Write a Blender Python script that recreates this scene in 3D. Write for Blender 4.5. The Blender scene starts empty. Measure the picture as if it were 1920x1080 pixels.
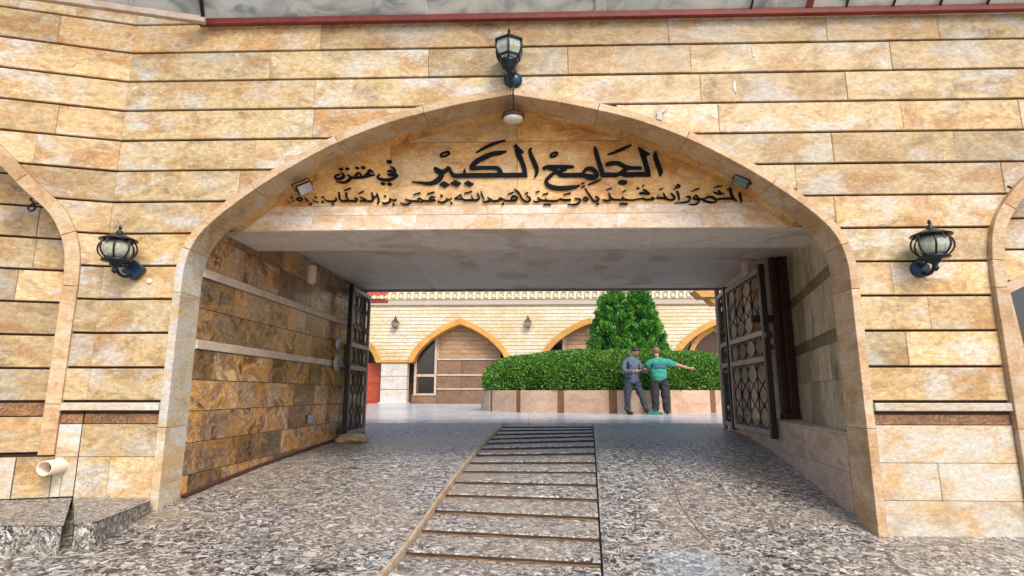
import bpy, bmesh, math, random
from mathutils import Vector, Matrix
R = math.radians
sc = bpy.context.scene
COL = sc.collection

# ---------------------------------------------------------------- camera, sky, sun, exposure
PITCH = math.atan(196/1060); YAW = math.atan(30/1060)
cam = bpy.data.objects.new('camera', bpy.data.cameras.new('camera'))
COL.objects.link(cam); sc.camera = cam
cam.location = (0, 0, 1.5)
cam.rotation_euler = (R(90)+PITCH, 0, YAW)
cam.data.sensor_width = 36; cam.data.lens = 36*1060/1920
cam.data.clip_start = .05; cam.data.clip_end = 500

w = bpy.data.worlds.new('World'); sc.world = w; w.use_nodes = True
nt = w.node_tree; bg = nt.nodes['Background']
sky = nt.nodes.new('ShaderNodeTexSky'); sky.sky_type = 'NISHITA'; sky.sun_disc = False
SUN_EL, SUN_AZ = R(46), R(156)      # azimuth clockwise from +Y
sky.sun_elevation = SUN_EL; sky.sun_rotation = SUN_AZ
sky.dust_density = 3.0; sky.air_density = 1.0
nt.links.new(sky.outputs[0], bg.inputs[0]); bg.inputs[1].default_value = .15
sl = bpy.data.lights.new('sun', 'SUN'); sl.energy = 1.35; sl.angle = R(16); sl.color = (1, .95, .88)
so = bpy.data.objects.new('sun', sl); COL.objects.link(so)
d = Vector((math.sin(SUN_AZ)*math.cos(SUN_EL), math.cos(SUN_AZ)*math.cos(SUN_EL), math.sin(SUN_EL)))
so.rotation_euler = d.to_track_quat('Z', 'Y').to_euler()
sc.view_settings.view_transform = 'Standard'; sc.view_settings.look = 'None'
sc.view_settings.gamma = 1; sc.view_settings.use_curve_mapping = False
sc.view_settings.exposure = .76
sc.cycles.max_bounces = 8; sc.cycles.diffuse_bounces = 5

rnd = random.Random(7)

# ---------------------------------------------------------------- materials
def new_mat(name):
    m = bpy.data.materials.new(name); m.use_nodes = True
    return m, m.node_tree, m.node_tree.nodes['Principled BSDF']
def N(t, kind, **kw):
    n = t.nodes.new(kind)
    for k, v in kw.items():
        if k in n.inputs: n.inputs[k].default_value = v
        else: setattr(n, k, v)
    return n
def ramp(t, fac, stops, interp='LINEAR'):
    n = t.nodes.new('ShaderNodeValToRGB'); e = n.color_ramp.elements
    n.color_ramp.interpolation = interp
    while len(e) > 1: e.remove(e[-1])
    e[0].position = stops[0][0]; e[0].color = (*stops[0][1], 1)
    for p, c in stops[1:]:
        x = e.new(p); x.color = (*c, 1)
    t.links.new(fac, n.inputs[0]); return n.outputs[0]
def g3(v): return (v, v, v)
def mix(t, fac, a, b, mode='MIX'):
    n = t.nodes.new('ShaderNodeMix'); n.data_type = 'RGBA'; n.blend_type = mode
    for s, i in ((fac, 0), (a, 6), (b, 7)):
        if isinstance(s, (int, float)): n.inputs[i].default_value = s
        elif isinstance(s, tuple): n.inputs[i].default_value = (*s, 1)
        else: t.links.new(s, n.inputs[i])
    return n.outputs[2]
def coords(t, spread=9.0, scale=(1, 1, 1), obj_rand=True):
    tc = t.nodes.new('ShaderNodeTexCoord')
    mp = t.nodes.new('ShaderNodeMapping'); mp.inputs['Scale'].default_value = scale
    if obj_rand:
        oi = t.nodes.new('ShaderNodeObjectInfo')
        m1 = N(t, 'ShaderNodeVectorMath', operation='MULTIPLY'); m1.inputs[1].default_value = (spread, spread*3.1, spread*2.3)
        t.links.new(oi.outputs['Random'], m1.inputs[0])
        a = N(t, 'ShaderNodeVectorMath', operation='ADD')
        t.links.new(tc.outputs['Object'], a.inputs[0]); t.links.new(m1.outputs[0], a.inputs[1])
        t.links.new(a.outputs[0], mp.inputs[0])
    else:
        t.links.new(tc.outputs['Object'], mp.inputs[0])
    return mp.outputs[0]
def noise(t, vec, sc_, det=6, rough=.55, dist=0.0, out=0):
    n = N(t, 'ShaderNodeTexNoise'); n.inputs['Scale'].default_value = sc_
    n.inputs['Detail'].default_value = det; n.inputs['Roughness'].default_value = rough
    n.inputs['Distortion'].default_value = dist
    t.links.new(vec, n.inputs['Vector']); return n.outputs[out]
def bump(t, bs, h, strength=.3, dist=.01):
    b = N(t, 'ShaderNodeBump'); b.inputs['Strength'].default_value = strength; b.inputs['Distance'].default_value = dist
    t.links.new(h, b.inputs['Height']); t.links.new(b.outputs[0], bs.inputs['Normal'])

def stone_mat(name, stops, sc_=2.0, pits=.5, patch=(.70, .68, .60), patch_amt=.6, stain=(.42, .19, .06), rough=.5, vary=.16, stretch=(1, 1, 1.8), vein=.5, detail_con=1.0, tint=False):
    """Sedimentary stone: soft clouds of colour, pale patches, rusty stains, thin veins and small dark pits."""
    m, t, bs = new_mat(name)
    v = coords(t, scale=stretch)
    base = ramp(t, noise(t, v, sc_, 9, .62, .9), stops)
    pn = noise(t, v, sc_*1.1, 6, .5, .7, 0)
    v2 = N(t, 'ShaderNodeVectorMath', operation='ADD'); v2.inputs[1].default_value = (13.1, 4.7, 8.2); t.links.new(v, v2.inputs[0])
    c = mix(t, mixf(t, ramp(t, noise(t, v2.outputs[0], sc_*1.15, 7, .52, .55), [(.50, g3(0)), (.64, g3(1))]), patch_amt), base, patch)
    c = mix(t, mixf(t, ramp(t, pn, [(.54, g3(0)), (.66, g3(1))]), .75), c, stain)
    vn = noise(t, v2.outputs[0], sc_*1.6, 6, .6, 2.6)
    c = mix(t, mixf(t, ramp(t, vn, [(.485, g3(0)), (.497, g3(1)), (.51, g3(0))]), vein*.7), c, (.32, .17, .08))
    vn2 = noise(t, v, sc_*1.3, 6, .6, 3.0)
    c = mix(t, mixf(t, ramp(t, vn2, [(.48, g3(0)), (.495, g3(1)), (.515, g3(0))]), vein), c, (.80, .72, .58))
    fine = noise(t, v, sc_*11, 6, .7, .4)
    c = mix(t, 1.0, c, ramp(t, fine, [(.25, g3(1-.38*detail_con)), (.75, g3(1+.22*detail_con))]), 'MULTIPLY')
    pit = N(t, 'ShaderNodeTexVoronoi'); pit.inputs['Scale'].default_value = 24; t.links.new(v, pit.inputs['Vector'])
    pm = mix(t, 1.0, ramp(t, pit.outputs['Distance'], [(.10, g3(1)), (.17, g3(0))]), ramp(t, noise(t, v2.outputs[0], 1.6, 3), [(.52, g3(0)), (.6, g3(1))]), 'MULTIPLY')
    c = mix(t, mixf(t, pm, pits), c, (.07, .035, .02))
    oi = t.nodes.new('ShaderNodeObjectInfo')
    if tint:
        wn = N(t, 'ShaderNodeTexWhiteNoise'); wn.noise_dimensions = '1D'; t.links.new(oi.outputs['Random'], wn.inputs['W'])
        c = mix(t, 1.0, c, ramp(t, wn.outputs['Value'], [(0, (.97, .99, .96)), (.2, (.88, .92, .93)), (.4, (1.02, .94, .80)), (.6, (1.03, 1.0, .94)), (.8, (.78, .78, .75)), (1, (1.06, 1.0, .88))]), 'MULTIPLY')
    hs = N(t, 'ShaderNodeHueSaturation'); t.links.new(c, hs.inputs['Color'])
    mr = N(t, 'ShaderNodeMapRange'); mr.inputs['To Min'].default_value = 1-vary; mr.inputs['To Max'].default_value = 1+vary*.7
    t.links.new(oi.outputs['Random'], mr.inputs[0]); t.links.new(mr.outputs[0], hs.inputs['Value'])
    t.links.new(hs.outputs[0], bs.inputs['Base Color'])
    rr = N(t, 'ShaderNodeMapRange'); rr.inputs['To Min'].default_value = rough-.12; rr.inputs['To Max'].default_value = rough+.15
    t.links.new(fine, rr.inputs[0]); t.links.new(rr.outputs[0], bs.inputs['Roughness'])
    bump(t, bs, fine, .25, .006)
    return m
def mixf(t, fac_col, amt):
    n = N(t, 'ShaderNodeMath', operation='MULTIPLY'); t.links.new(fac_col, n.inputs[0]); n.inputs[1].default_value = amt
    return n.outputs[0]
def plain(name, col, rough=.5, metal=0.0, var=.12, nscale=12, bmp=.0, spec=None):
    m, t, bs = new_mat(name)
    v = coords(t, 5)
    n = noise(t, v, nscale, 5, .6)
    c = mix(t, 1.0, col, ramp(t, n, [(.25, g3(1-var)), (.75, g3(1+var))]), 'MULTIPLY')
    t.links.new(c, bs.inputs['Base Color']); bs.inputs['Roughness'].default_value = rough; bs.inputs['Metallic'].default_value = metal
    if bmp: bump(t, bs, n, bmp, .01)
    return m

M = {}
M['honey'] = stone_mat('honey_travertine', [(.30, (.26, .16, .075)), (.39, (.43, .275, .12)), (.47, (.60, .41, .19)), (.55, (.64, .475, .27)), (.64, (.45, .31, .16)), (.72, (.57, .40, .19))], 1.7, patch=(.61, .57, .53), patch_amt=.8, stain=(.48, .25, .08), pits=.9, vein=.55, vary=.22, tint=True, detail_con=1.25)
M['pale'] = stone_mat('pale_limestone', [(.36, (.48, .33, .19)), (.5, (.60, .50, .36)), (.62, (.58, .55, .48))], 2.2, pits=.25, patch=(.56, .61, .59), patch_amt=.55, stain=(.60, .38, .16), vary=.1, vein=.3)
M['trim'] = stone_mat('sandy_trim_stone', [(.36, (.42, .26, .13)), (.5, (.58, .38, .20)), (.62, (.56, .42, .27))], 2.4, pits=.3, patch=(.66, .60, .50), patch_amt=.35, stain=(.46, .26, .10), vary=.1, vein=.35)
M['amber'] = stone_mat('amber_stone', [(.34, (.44, .19, .04)), (.46, (.70, .36, .09)), (.56, (.80, .47, .15)), (.68, (.62, .40, .19))], 2.0, pits=.5, patch=(.74, .58, .36), patch_amt=.5, stain=(.56, .22, .03))
M['lintel'] = stone_mat('rosy_lintel_stone', [(.36, (.62, .38, .18)), (.5, (.74, .55, .38)), (.64, (.74, .62, .50))], 2.8, pits=.2, patch=(.80, .76, .74), patch_amt=.6, stain=(.56, .32, .12))
M['brown'] = stone_mat('brown_polished_tile', [(.32, (.05, .025, .012)), (.42, (.18, .08, .022)), (.49, (.48, .24, .06)), (.56, (.20, .11, .06)), (.66, (.60, .39, .18))], 1.7, detail_con=.5, pits=.3, patch=(.36, .26, .19), patch_amt=.6, stain=(.52, .24, .045), rough=.2, vary=.55, stretch=(1, 1, 1), vein=.45)
M['darkband'] = stone_mat('dark_brown_band', [(.3, (.08, .03, .012)), (.6, (.22, .09, .03))], 5, patch=(.35, .18, .06), patch_amt=.4, stain=(.30, .12, .02), rough=.4)
M['bandpale'] = stone_mat('pinkish_band_stone', [(.3, (.48, .36, .27)), (.6, (.62, .50, .40))], 4, pits=.1, patch=(.66, .60, .52), patch_amt=.3, stain=(.5, .34, .2), vein=.2)
M['taupe'] = stone_mat('taupe_marble', [(.36, (.40, .27, .19)), (.5, (.56, .41, .30)), (.64, (.58, .48, .39))], 2.2, pits=.1, patch=(.52, .45, .37), patch_amt=.4, stain=(.42, .27, .13), rough=.35, vary=.12)
M['rosy'] = stone_mat('rosy_tan_tile', [(.36, (.54, .36, .25)), (.5, (.72, .52, .38)), (.62, (.74, .58, .44))], 2.0, pits=.2, patch=(.76, .64, .52), patch_amt=.5, stain=(.62, .36, .16), rough=.4, vary=.15)
M['olive'] = stone_mat('olive_marble', [(.36, (.50, .39, .23)), (.5, (.70, .58, .38)), (.62, (.78, .68, .49))], 1.8, pits=.05, patch=(.76, .70, .54), patch_amt=.45, stain=(.34, .23, .09), rough=.16, vary=.2, stretch=(1, 1, .6))
M['stepdirt'] = plain('ochre_step_dirt', (.20, .11, .045), .9, 0, .6, 9)
M['riser'] = plain('dark_brown_riser', (.045, .028, .02), .9, 0, .5, 8)
M['core'] = plain('reddish_mortar', (.06, .024, .013), .9)
M['ceil'] = stone_mat('grey_ceiling_slab', [(.3, (.60, .54, .49)), (.5, (.72, .66, .60)), (.7, (.76, .71, .65))], 1.2, pits=0, patch=(.72, .69, .67), patch_amt=.5, stain=(.46, .37, .29), rough=.6, vary=.05, vein=.35, detail_con=.6)
M['iron'] = plain('black_iron', (.022, .017, .016), .45, .5, .3, 20)
M['ironframe'] = plain('grey_brown_iron', (.30, .25, .24), .42, .5, .35, 9)
M['rustiron'] = plain('brown_iron', (.11, .05, .03), .5, .4, .5, 14)
M['doorframe'] = plain('dark_brown_frame', (.055, .022, .014), .38, .1, .3, 9)
M['redsteel'] = plain('red_oxide_steel', (.20, .028, .016), .5, .1, .35, 9)
M['letter'] = plain('black_letter_paint', (.006, .007, .009), .75, 0, .2)
for q in ('letter',): M[q].node_tree.nodes['Principled BSDF'].inputs['Specular IOR Level'].default_value = .15
M['letterglow'] = plain('pale_letter_edge', (.74, .60, .40), .6)
M['lamp'] = plain('black_blue_lamp_metal', (.018, .024, .034), .32, .55, .35, 25)
M['bluebox'] = plain('blue_black_backplate', (.02, .05, .09), .3, .3, .3, 20)
M['white'] = plain('white_plastic', (.72, .66, .56), .45, 0, .1)
M['creamcase'] = plain('cream_casing', (.70, .58, .45), .5, 0, .08)
M['steel'] = plain('grey_steel', (.42, .45, .48), .3, .8, .2)
M['greysteel'] = plain('light_steel_edge', (.36, .34, .33), .4, .3, .2)
M['skin'] = plain('skin', (.42, .23, .14), .5, 0, .08)
M['hair'] = plain('black_hair', (.012, .009, .008), .6)
M['hairbrown'] = plain('light_brown_hair', (.20, .11, .045), .6, 0, .25)
M['suit'] = plain('blue_grey_suit', (.085, .105, .15), .8, 0, .35, 14, .3)
M['trouser'] = plain('slate_trousers', (.032, .04, .056), .85, 0, .3, 14, .3)
M['darktrouser'] = plain('charcoal_trousers', (.028, .026, .028), .85, 0, .4, 12, .3)
M['teal'] = plain('teal_shirt', (.03, .27, .20), .8, 0, .2, 10, .3)
M['tealbag'] = plain('dull_teal_cloth', (.02, .15, .13), .85, 0, .4, 12, .4)
M['tealprint'] = plain('dark_teal_print', (.03, .12, .17), .8)
M['shoe'] = plain('black_shoe', (.012, .012, .013), .4)
M['orange'] = stone_mat('orange_painted_moulding', [(.36, (.50, .23, .035)), (.64, (.66, .34, .07))], 3, pits=0, patch=(.66, .40, .14), patch_amt=.3, stain=(.50, .24, .05), vein=0)
M['cream'] = stone_mat('cream_course_stone', [(.36, (.68, .52, .30)), (.64, (.76, .65, .44))], .6, pits=0, patch=(.68, .65, .58), patch_amt=.6, stain=(.66, .44, .19), vein=.1, vary=.04)
M['creamfrieze'] = plain('cream_frieze', (.78, .68, .44), .6, 0, .12)
M['greyband'] = plain('beige_grey_band', (.46, .38, .29), .6, 0, .12)
M['tanpanel'] = stone_mat('tan_recess_stone', [(.3, (.32, .18, .09)), (.6, (.46, .29, .16))], 2.5, pits=0, patch=(.5, .34, .2), patch_amt=.3, stain=(.34, .18, .07), vary=.12, vein=.1)
M['umber'] = stone_mat('umber_recess_stone', [(.3, (.13, .065, .035)), (.6, (.24, .13, .07))], 2.5, pits=0, patch=(.3, .18, .1), patch_amt=.3, stain=(.2, .1, .04), vary=.2, vein=.1)
M['peach'] = stone_mat('peach_planter_stone', [(.3, (.46, .28, .18)), (.6, (.58, .39, .27))], 1.6, pits=.05, patch=(.64, .48, .36), patch_amt=.5, stain=(.46, .26, .14), vein=.3)
M['plstrip'] = plain('brown_planter_strip', (.17, .075, .03), .5, 0, .3)
M['whitepier'] = stone_mat('white_pier_marble', [(.36, (.48, .42, .34)), (.6, (.58, .54, .49))], 1.6, pits=0, patch=(.62, .62, .62), patch_amt=.5, stain=(.66, .52, .38), vein=.2)
M['reddoor'] = plain('red_wood_door', (.36, .055, .014), .4, 0, .25, 5)
M['rooftile'] = plain('red_roof_tile', (.42, .07, .025), .6, 0, .3)
M['soil'] = plain('soil', (.05, .035, .02), 1)
M['bark'] = plain('bark', (.09, .055, .035), .9, 0, .3, 20, .5)
M['rock'] = stone_mat('ochre_rock', [(.3, (.20, .13, .05)), (.6, (.48, .36, .17))], 9, pits=.5, patch=(.54, .44, .27), patch_amt=.4, stain=(.22, .12, .04))
M['concrete'] = stone_mat('buff_concrete_kerb', [(.3, (.34, .24, .15)), (.6, (.46, .36, .26))], 4, pits=.3, patch=(.46, .42, .36), patch_amt=.4, stain=(.42, .22, .08), rough=.8)
M['strap'] = plain('white_strap', (.74, .70, .60), .5, 0, .1)

def glass_dark():
    m, t, bs = new_mat('dark_window_glass')
    bs.inputs['Base Color'].default_value = (.012, .014, .018, 1); bs.inputs['Roughness'].default_value = .06
    bs.inputs['Specular IOR Level'].default_value = .7
    return m
M['darkglass'] = glass_dark()
def lamp_glass():
    m, t, bs = new_mat('frosted_lamp_glass')
    v = coords(t, 5, (1, 1, 1)); n = noise(t, v, 40, 5, .6, 1)
    c = ramp(t, n, [(.3, (.34, .38, .26)), (.5, (.62, .66, .56)), (.7, (.80, .84, .82))])
    t.links.new(c, bs.inputs['Base Color']); bs.inputs['Roughness'].default_value = .12
    bs.inputs['Transmission Weight'].default_value = .45; bs.inputs['IOR'].default_value = 1.2
    bump(t, bs, n, .3, .01)
    return m
M['lampglass'] = lamp_glass()
def awning_mat():
    m, t, bs = new_mat('pale_glossy_awning_panel')
    v = coords(t, 7, (1.0, 1.8, 1.8)); n = noise(t, v, 1.5, 7, .6, 2.2)
    c = ramp(t, n, [(.34, (.46, .50, .50)), (.48, (.76, .79, .77)), (.6, (.88, .89, .86)), (.70, (.78, .76, .70))])
    t.links.new(c, bs.inputs['Base Color']); bs.inputs['Roughness'].default_value = .22
    tr = N(t, 'ShaderNodeBsdfTranslucent'); t.links.new(c, tr.inputs['Color'])
    mx = N(t, 'ShaderNodeMixShader'); mx.inputs[0].default_value = .75
    t.links.new(bs.outputs[0], mx.inputs[1]); t.links.new(tr.outputs[0], mx.inputs[2])
    t.links.new(mx.outputs[0], t.nodes['Material Output'].inputs[0])
    bump(t, bs, n, .2, .03)
    return m
M['awning'] = awning_mat()

def chip_mat(name, sc_=21, stains=(), bright=1.0, gloss=.45, wear=.38):
    """Broken stone chips set in cement: dark, grey, buff and near-white flecks of mixed size."""
    m, t, bs = new_mat(name)
    v = coords(t, 0, obj_rand=False)
    wv = N(t, 'ShaderNodeTexNoise'); wv.inputs['Scale'].default_value = 9; wv.inputs['Detail'].default_value = 4; t.links.new(v, wv.inputs['Vector'])
    sub = N(t, 'ShaderNodeVectorMath', operation='SUBTRACT'); sub.inputs[1].default_value = (.5, .5, .5); t.links.new(wv.outputs['Color'], sub.inputs[0])
    sca = N(t, 'ShaderNodeVectorMath', operation='SCALE'); sca.inputs['Scale'].default_value = .16; t.links.new(sub.outputs[0], sca.inputs[0])
    add = N(t, 'ShaderNodeVectorMath', operation='ADD'); t.links.new(v, add.inputs[0]); t.links.new(sca.outputs[0], add.inputs[1])
    mp = N(t, 'ShaderNodeMapping'); mp.inputs['Scale'].default_value = (1, 1.15, 1); t.links.new(add.outputs[0], mp.inputs[0])
    def vor(scale, rnd_=1.0):
        a = N(t, 'ShaderNodeTexVoronoi'); a.inputs['Scale'].default_value = scale; a.inputs['Randomness'].default_value = rnd_
        t.links.new(mp.outputs[0], a.inputs['Vector']); return a
    stops = [(0, (.025, .022, .02)), (.18, (.07, .063, .056)), (.34, (.15, .138, .124)), (.50, (.27, .25, .225)), (.68, (.41, .385, .35)), (.84, (.56, .525, .475)), (.95, (.70, .64, .57))]
    stops = [(p, tuple(min(.8, x*bright) for x in c)) for p, c in stops]
    a = vor(sc_); b = vor(sc_*2.1)
    sx = N(t, 'ShaderNodeSeparateColor'); t.links.new(a.outputs['Color'], sx.inputs[0])
    sx2 = N(t, 'ShaderNodeSeparateColor'); t.links.new(b.outputs['Color'], sx2.inputs[0])
    ca = ramp(t, sx.outputs[0], stops, 'CONSTANT'); cb = ramp(t, sx2.outputs[0], stops, 'CONSTANT')
    c = mix(t, ramp(t, sx.outputs[1], [(.42, g3(0)), (.44, g3(1))]), ca, cb)
    fn = noise(t, v, 70, 5, .7)
    c = mix(t, 1, c, ramp(t, fn, [(.25, g3(.72)), (.75, g3(1.22))]), 'MULTIPLY')
    # broad tint: dust and wear differ from place to place
    big = noise(t, v, .55, 5, .6, 1.0)
    c = mix(t, mixf(t, ramp(t, big, [(.4, g3(0)), (.65, g3(1))]), wear), c, (.34, .27, .20))
    big2 = noise(t, add.outputs[0], .8, 5, .6, 1.2, 0)
    c = mix(t, mixf(t, ramp(t, big2, [(.54, g3(0)), (.72, g3(1))]), .22), c, (.14, .16, .21))
    for (x, y, rx, ry, col, amt) in stains:
        s = N(t, 'ShaderNodeMapping'); s.vector_type = 'TEXTURE'
        s.inputs['Location'].default_value = (x, y, 0); s.inputs['Scale'].default_value = (rx, ry, 50)
        t.links.new(add.outputs[0], s.inputs[0])
        ln = N(t, 'ShaderNodeVectorMath', operation='LENGTH'); t.links.new(s.outputs[0], ln.inputs[0])
        c = mix(t, mixf(t, ramp(t, ln.outputs['Value'], [(.45, g3(1)), (1, g3(0))]), amt), c, col)
    t.links.new(c, bs.inputs['Base Color'])
    bs.inputs['Roughness'].default_value = gloss
    bump(t, bs, sx.outputs[0], .35, .006)
    return m
M['chips'] = chip_mat('broken_stone_chip_paving', 26, stains=[(1.32, 5.25, .26, 1.0, (.36, .29, .21), .25), (1.17, 4.3, .40, .42, (.38, .46, .50), .3), (2.0, 9.5, 1.3, 1.2, (.42, .36, .28), .5), (-1.7, 8.9, 1.2, 1.2, (.42, .36, .29), .4), (-3.05, 4.8, .5, .22, (.30, .21, .13), .4)])
M['chipstep'] = chip_mat('chip_step', 27, bright=1.1, wear=.75)
M['granite'] = chip_mat('rough_granite', 44, bright=.95)
def paving_mat():
    m, t, bs = new_mat('pale_court_paving')
    v = coords(t, 0, (1, 1, 1), False); n = noise(t, v, .8, 7, .6, .6); f = noise(t, v, 14, 5, .6)
    c = ramp(t, n, [(.3, (.36, .40, .45)), (.5, (.52, .54, .56)), (.68, (.62, .60, .56))])
    br = N(t, 'ShaderNodeTexBrick'); br.inputs['Scale'].default_value = 1.0; br.inputs['Mortar Size'].default_value = .008
    br.inputs['Brick Width'].default_value = .9; br.inputs['Row Height'].default_value = .6
    br.inputs['Color1'].default_value = (1, 1, 1, 1); br.inputs['Color2'].default_value = (.86, .86, .86, 1); br.inputs['Mortar'].default_value = (.5, .5, .5, 1)
    t.links.new(v, br.inputs['Vector'])
    c = mix(t, 1, c, br.outputs['Color'], 'MULTIPLY')
    c = mix(t, 1, c, ramp(t, f, [(.3, g3(.85)), (.7, g3(1.1))]), 'MULTIPLY')
    t.links.new(c, bs.inputs['Base Color']); bs.inputs['Roughness'].default_value = .25
    return m
M['paving'] = paving_mat()
def leaf_mat(name, stops, trans=.25):
    m, t, bs = new_mat(name)
    ge = N(t, 'ShaderNodeNewGeometry')
    c = ramp(t, ge.outputs['Random Per Island'], stops)
    t.links.new(c, bs.inputs['Base Color']); bs.inputs['Roughness'].default_value = .45
    tr = N(t, 'ShaderNodeBsdfTranslucent'); t.links.new(c, tr.inputs['Color'])
    mx = N(t, 'ShaderNodeMixShader'); mx.inputs[0].default_value = trans
    t.links.new(bs.outputs[0], mx.inputs[1]); t.links.new(tr.outputs[0], mx.inputs[2])
    t.links.new(mx.outputs[0], t.nodes['Material Output'].inputs[0])
    return m
M['hedge'] = leaf_mat('hedge_leaves', [(0, (.014, .07, .012)), (.35, (.05, .18, .02)), (.7, (.13, .32, .035)), (1, (.32, .50, .07))])
M['thuja'] = leaf_mat('cypress_sprays', [(0, (.012, .10, .014)), (.45, (.05, .26, .025)), (.8, (.13, .42, .05)), (1, (.28, .56, .10))], .15)

# ---------------------------------------------------------------- object helpers
def tag(o, label=None, cat=None, group=None, kind=None):
    if label: o['label'] = label
    if cat: o['category'] = cat
    if group: o['group'] = group
    if kind: o['kind'] = kind
    return o
def empty(name, loc=(0, 0, 0), rz=0, label=None, cat=None, group=None):
    o = bpy.data.objects.new(name, None); COL.objects.link(o)
    o.location = loc; o.rotation_euler = (0, 0, rz); o.empty_display_size = .2
    return tag(o, label, cat, group)
def mesh_obj(name, verts, faces, mat, parent=None, smooth=False, mats=None, fmat=None):
    me = bpy.data.meshes.new(name); me.from_pydata([tuple(v) for v in verts], [], faces)
    if mat is not None: me.materials.append(mat)
    if mats:
        for q in mats: me.materials.append(q)
    if fmat: me.polygons.foreach_set('material_index', fmat)
    if smooth: me.polygons.foreach_set('use_smooth', [True]*len(me.polygons))
    me.update()
    o = bpy.data.objects.new(name, me); COL.objects.link(o)
    if parent: o.parent = parent
    return o
class MB:
    def __init__(s): s.v = []; s.f = []
    def add(s, v, f):
        b = len(s.v); s.v += [tuple(p) for p in v]; s.f += [tuple(i+b for i in q) for q in f]; return s
    def box(s, x0, x1, y0, y1, z0, z1, c=0.0):
        if c <= 0:
            v = [(x, y, z) for x in (x0, x1) for y in (y0, y1) for z in (z0, z1)]
            f = [(0, 1, 3, 2), (4, 6, 7, 5), (0, 4, 5, 1), (2, 3, 7, 6), (0, 2, 6, 4), (1, 5, 7, 3)]
            return s.add(v, f)
        bm = bmesh.new(); bmesh.ops.create_cube(bm, size=1)
        for q in bm.verts: q.co = Vector(((x0+x1)/2+q.co.x*(x1-x0), (y0+y1)/2+q.co.y*(y1-y0), (z0+z1)/2+q.co.z*(z1-z0)))
        bmesh.ops.bevel(bm, geom=bm.edges[:], offset=c, segments=1, affect='EDGES')
        bm.verts.ensure_lookup_table()
        s.add([q.co[:] for q in bm.verts], [[q.index for q in f.verts] for f in bm.faces]); bm.free(); return s
    def tube(s, pts, r, n=8, closed=False):
        pts = [Vector(p) for p in pts]; m = len(pts); rr = r if isinstance(r, (list, tuple)) else [r]*m
        vs = []; fs = []; up = None
        for i, p in enumerate(pts):
            if closed: tdir = pts[(i+1) % m]-pts[i-1]
            else: tdir = pts[min(i+1, m-1)]-pts[max(i-1, 0)]
            tdir.normalize()
            if up is None: up = Vector((0, 0, 1)) if abs(tdir.z) < .9 else Vector((1, 0, 0))
            a = tdir.cross(up); a.normalize(); up = a.cross(tdir); up.normalize()
            for k in range(n):
                an = 2*math.pi*k/n; vs.append(p+a*math.cos(an)*rr[i]+up*math.sin(an)*rr[i])
        L = m if closed else m-1
        for i in range(L):
            for k in range(n):
                fs.append((i*n+k, i*n+(k+1) % n, ((i+1) % m)*n+(k+1) % n, ((i+1) % m)*n+k))
        if not closed: fs += [tuple(range(n))[::-1], tuple((m-1)*n+k for k in range(n))]
        return s.add(vs, fs)
    def lathe(s, prof, c=(0, 0, 0), n=24, sx=1, sy=1, rot=0.0):
        vs = []; fs = []
        for r, z in prof:
            for k in range(n):
                a = 2*math.pi*k/n+rot; vs.append((c[0]+r*sx*math.cos(a), c[1]+r*sy*math.sin(a), c[2]+z))
        for i in range(len(prof)-1):
            for k in range(n): fs.append((i*n+k, i*n+(k+1) % n, (i+1)*n+(k+1) % n, (i+1)*n+k))
        fs += [tuple(range(n))[::-1], tuple((len(prof)-1)*n+k for k in range(n))]
        return s.add(vs, fs)
    def prism(s, poly, y0, y1):          # polygon in the x-z plane, extruded along y
        n = len(poly); v = [(x, y0, z) for x, z in poly]+[(x, y1, z) for x, z in poly]
        f = [tuple(range(n)), tuple(range(2*n-1, n-1, -1))]+[(i, i+n, (i+1) % n+n, (i+1) % n) for i in range(n)]
        return s.add(v, f)
    def build(s, name, mat, parent=None, smooth=False):
        return mesh_obj(name, s.v, s.f, mat, parent, smooth)

def clean(poly):
    o = []
    for p in poly:
        if not o or (abs(p[0]-o[-1][0])+abs(p[1]-o[-1][1])) > .0015: o.append(p)
    while len(o) > 2 and abs(o[0][0]-o[-1][0])+abs(o[0][1]-o[-1][1]) <= .0015: o.pop()
    return o
def area(p): return .5*sum(p[i][0]*p[(i+1) % len(p)][1]-p[(i+1) % len(p)][0]*p[i][1] for i in range(len(p)))
def slab(name, poly, yf, depth, mat, parent, bev=.005):
    """One dressed stone: polygon in x-z, front face at y=yf with a small chamfer, body going back."""
    poly = clean(poly)
    if len(poly) < 3: return None
    if area(poly) < 0: poly = poly[::-1]
    if area(poly) < .002: return None
    n = len(poly); inn = []
    for i in range(n):
        a = Vector(poly[i-1]); b = Vector(poly[i]); c = Vector(poly[(i+1) % n])
        e1 = (b-a).normalized(); e2 = (c-b).normalized()
        n1 = Vector((-e1.y, e1.x)); n2 = Vector((-e2.y, e2.x)); q = n1+n2
        if q.length < 1e-4: q = n1
        q = q/max(q.length_squared/2, .5)
        inn.append(b+q*bev)
    v = [(x, yf+depth, z) for x, z in poly]+[(x, yf+bev*.8, z) for x, z in poly]+[(p.x, yf, p.y) for p in inn]
    f = [tuple(range(2*n, 3*n))]
    for i in range(n):
        j = (i+1) % n
        f += [(i, j, n+j, n+i), (n+i, n+j, 2*n+j, 2*n+i)]
    return mesh_obj(name, v, f, mat, parent)

def catmull(pts, k=6, closed=False):
    n = len(pts); out = []
    rng = range(n) if closed else range(n-1)
    for i in rng:
        g = (lambda j: pts[j % n]) if closed else (lambda j: pts[max(0, min(n-1, j))])
        p0, p1, p2, p3 = g(i-1), g(i), g(i+1), g(i+2)
        for q in range(k):
            u = q/k
            out.append(tuple(.5*((2*b)+(-a+c)*u+(2*a-5*b+4*c-e)*u*u+(-a+3*b-3*c+e)*u**3) for a, b, c, e in zip(p0, p1, p2, p3)))
    if not closed: out.append(tuple(pts[-1]))
    return out

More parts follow.
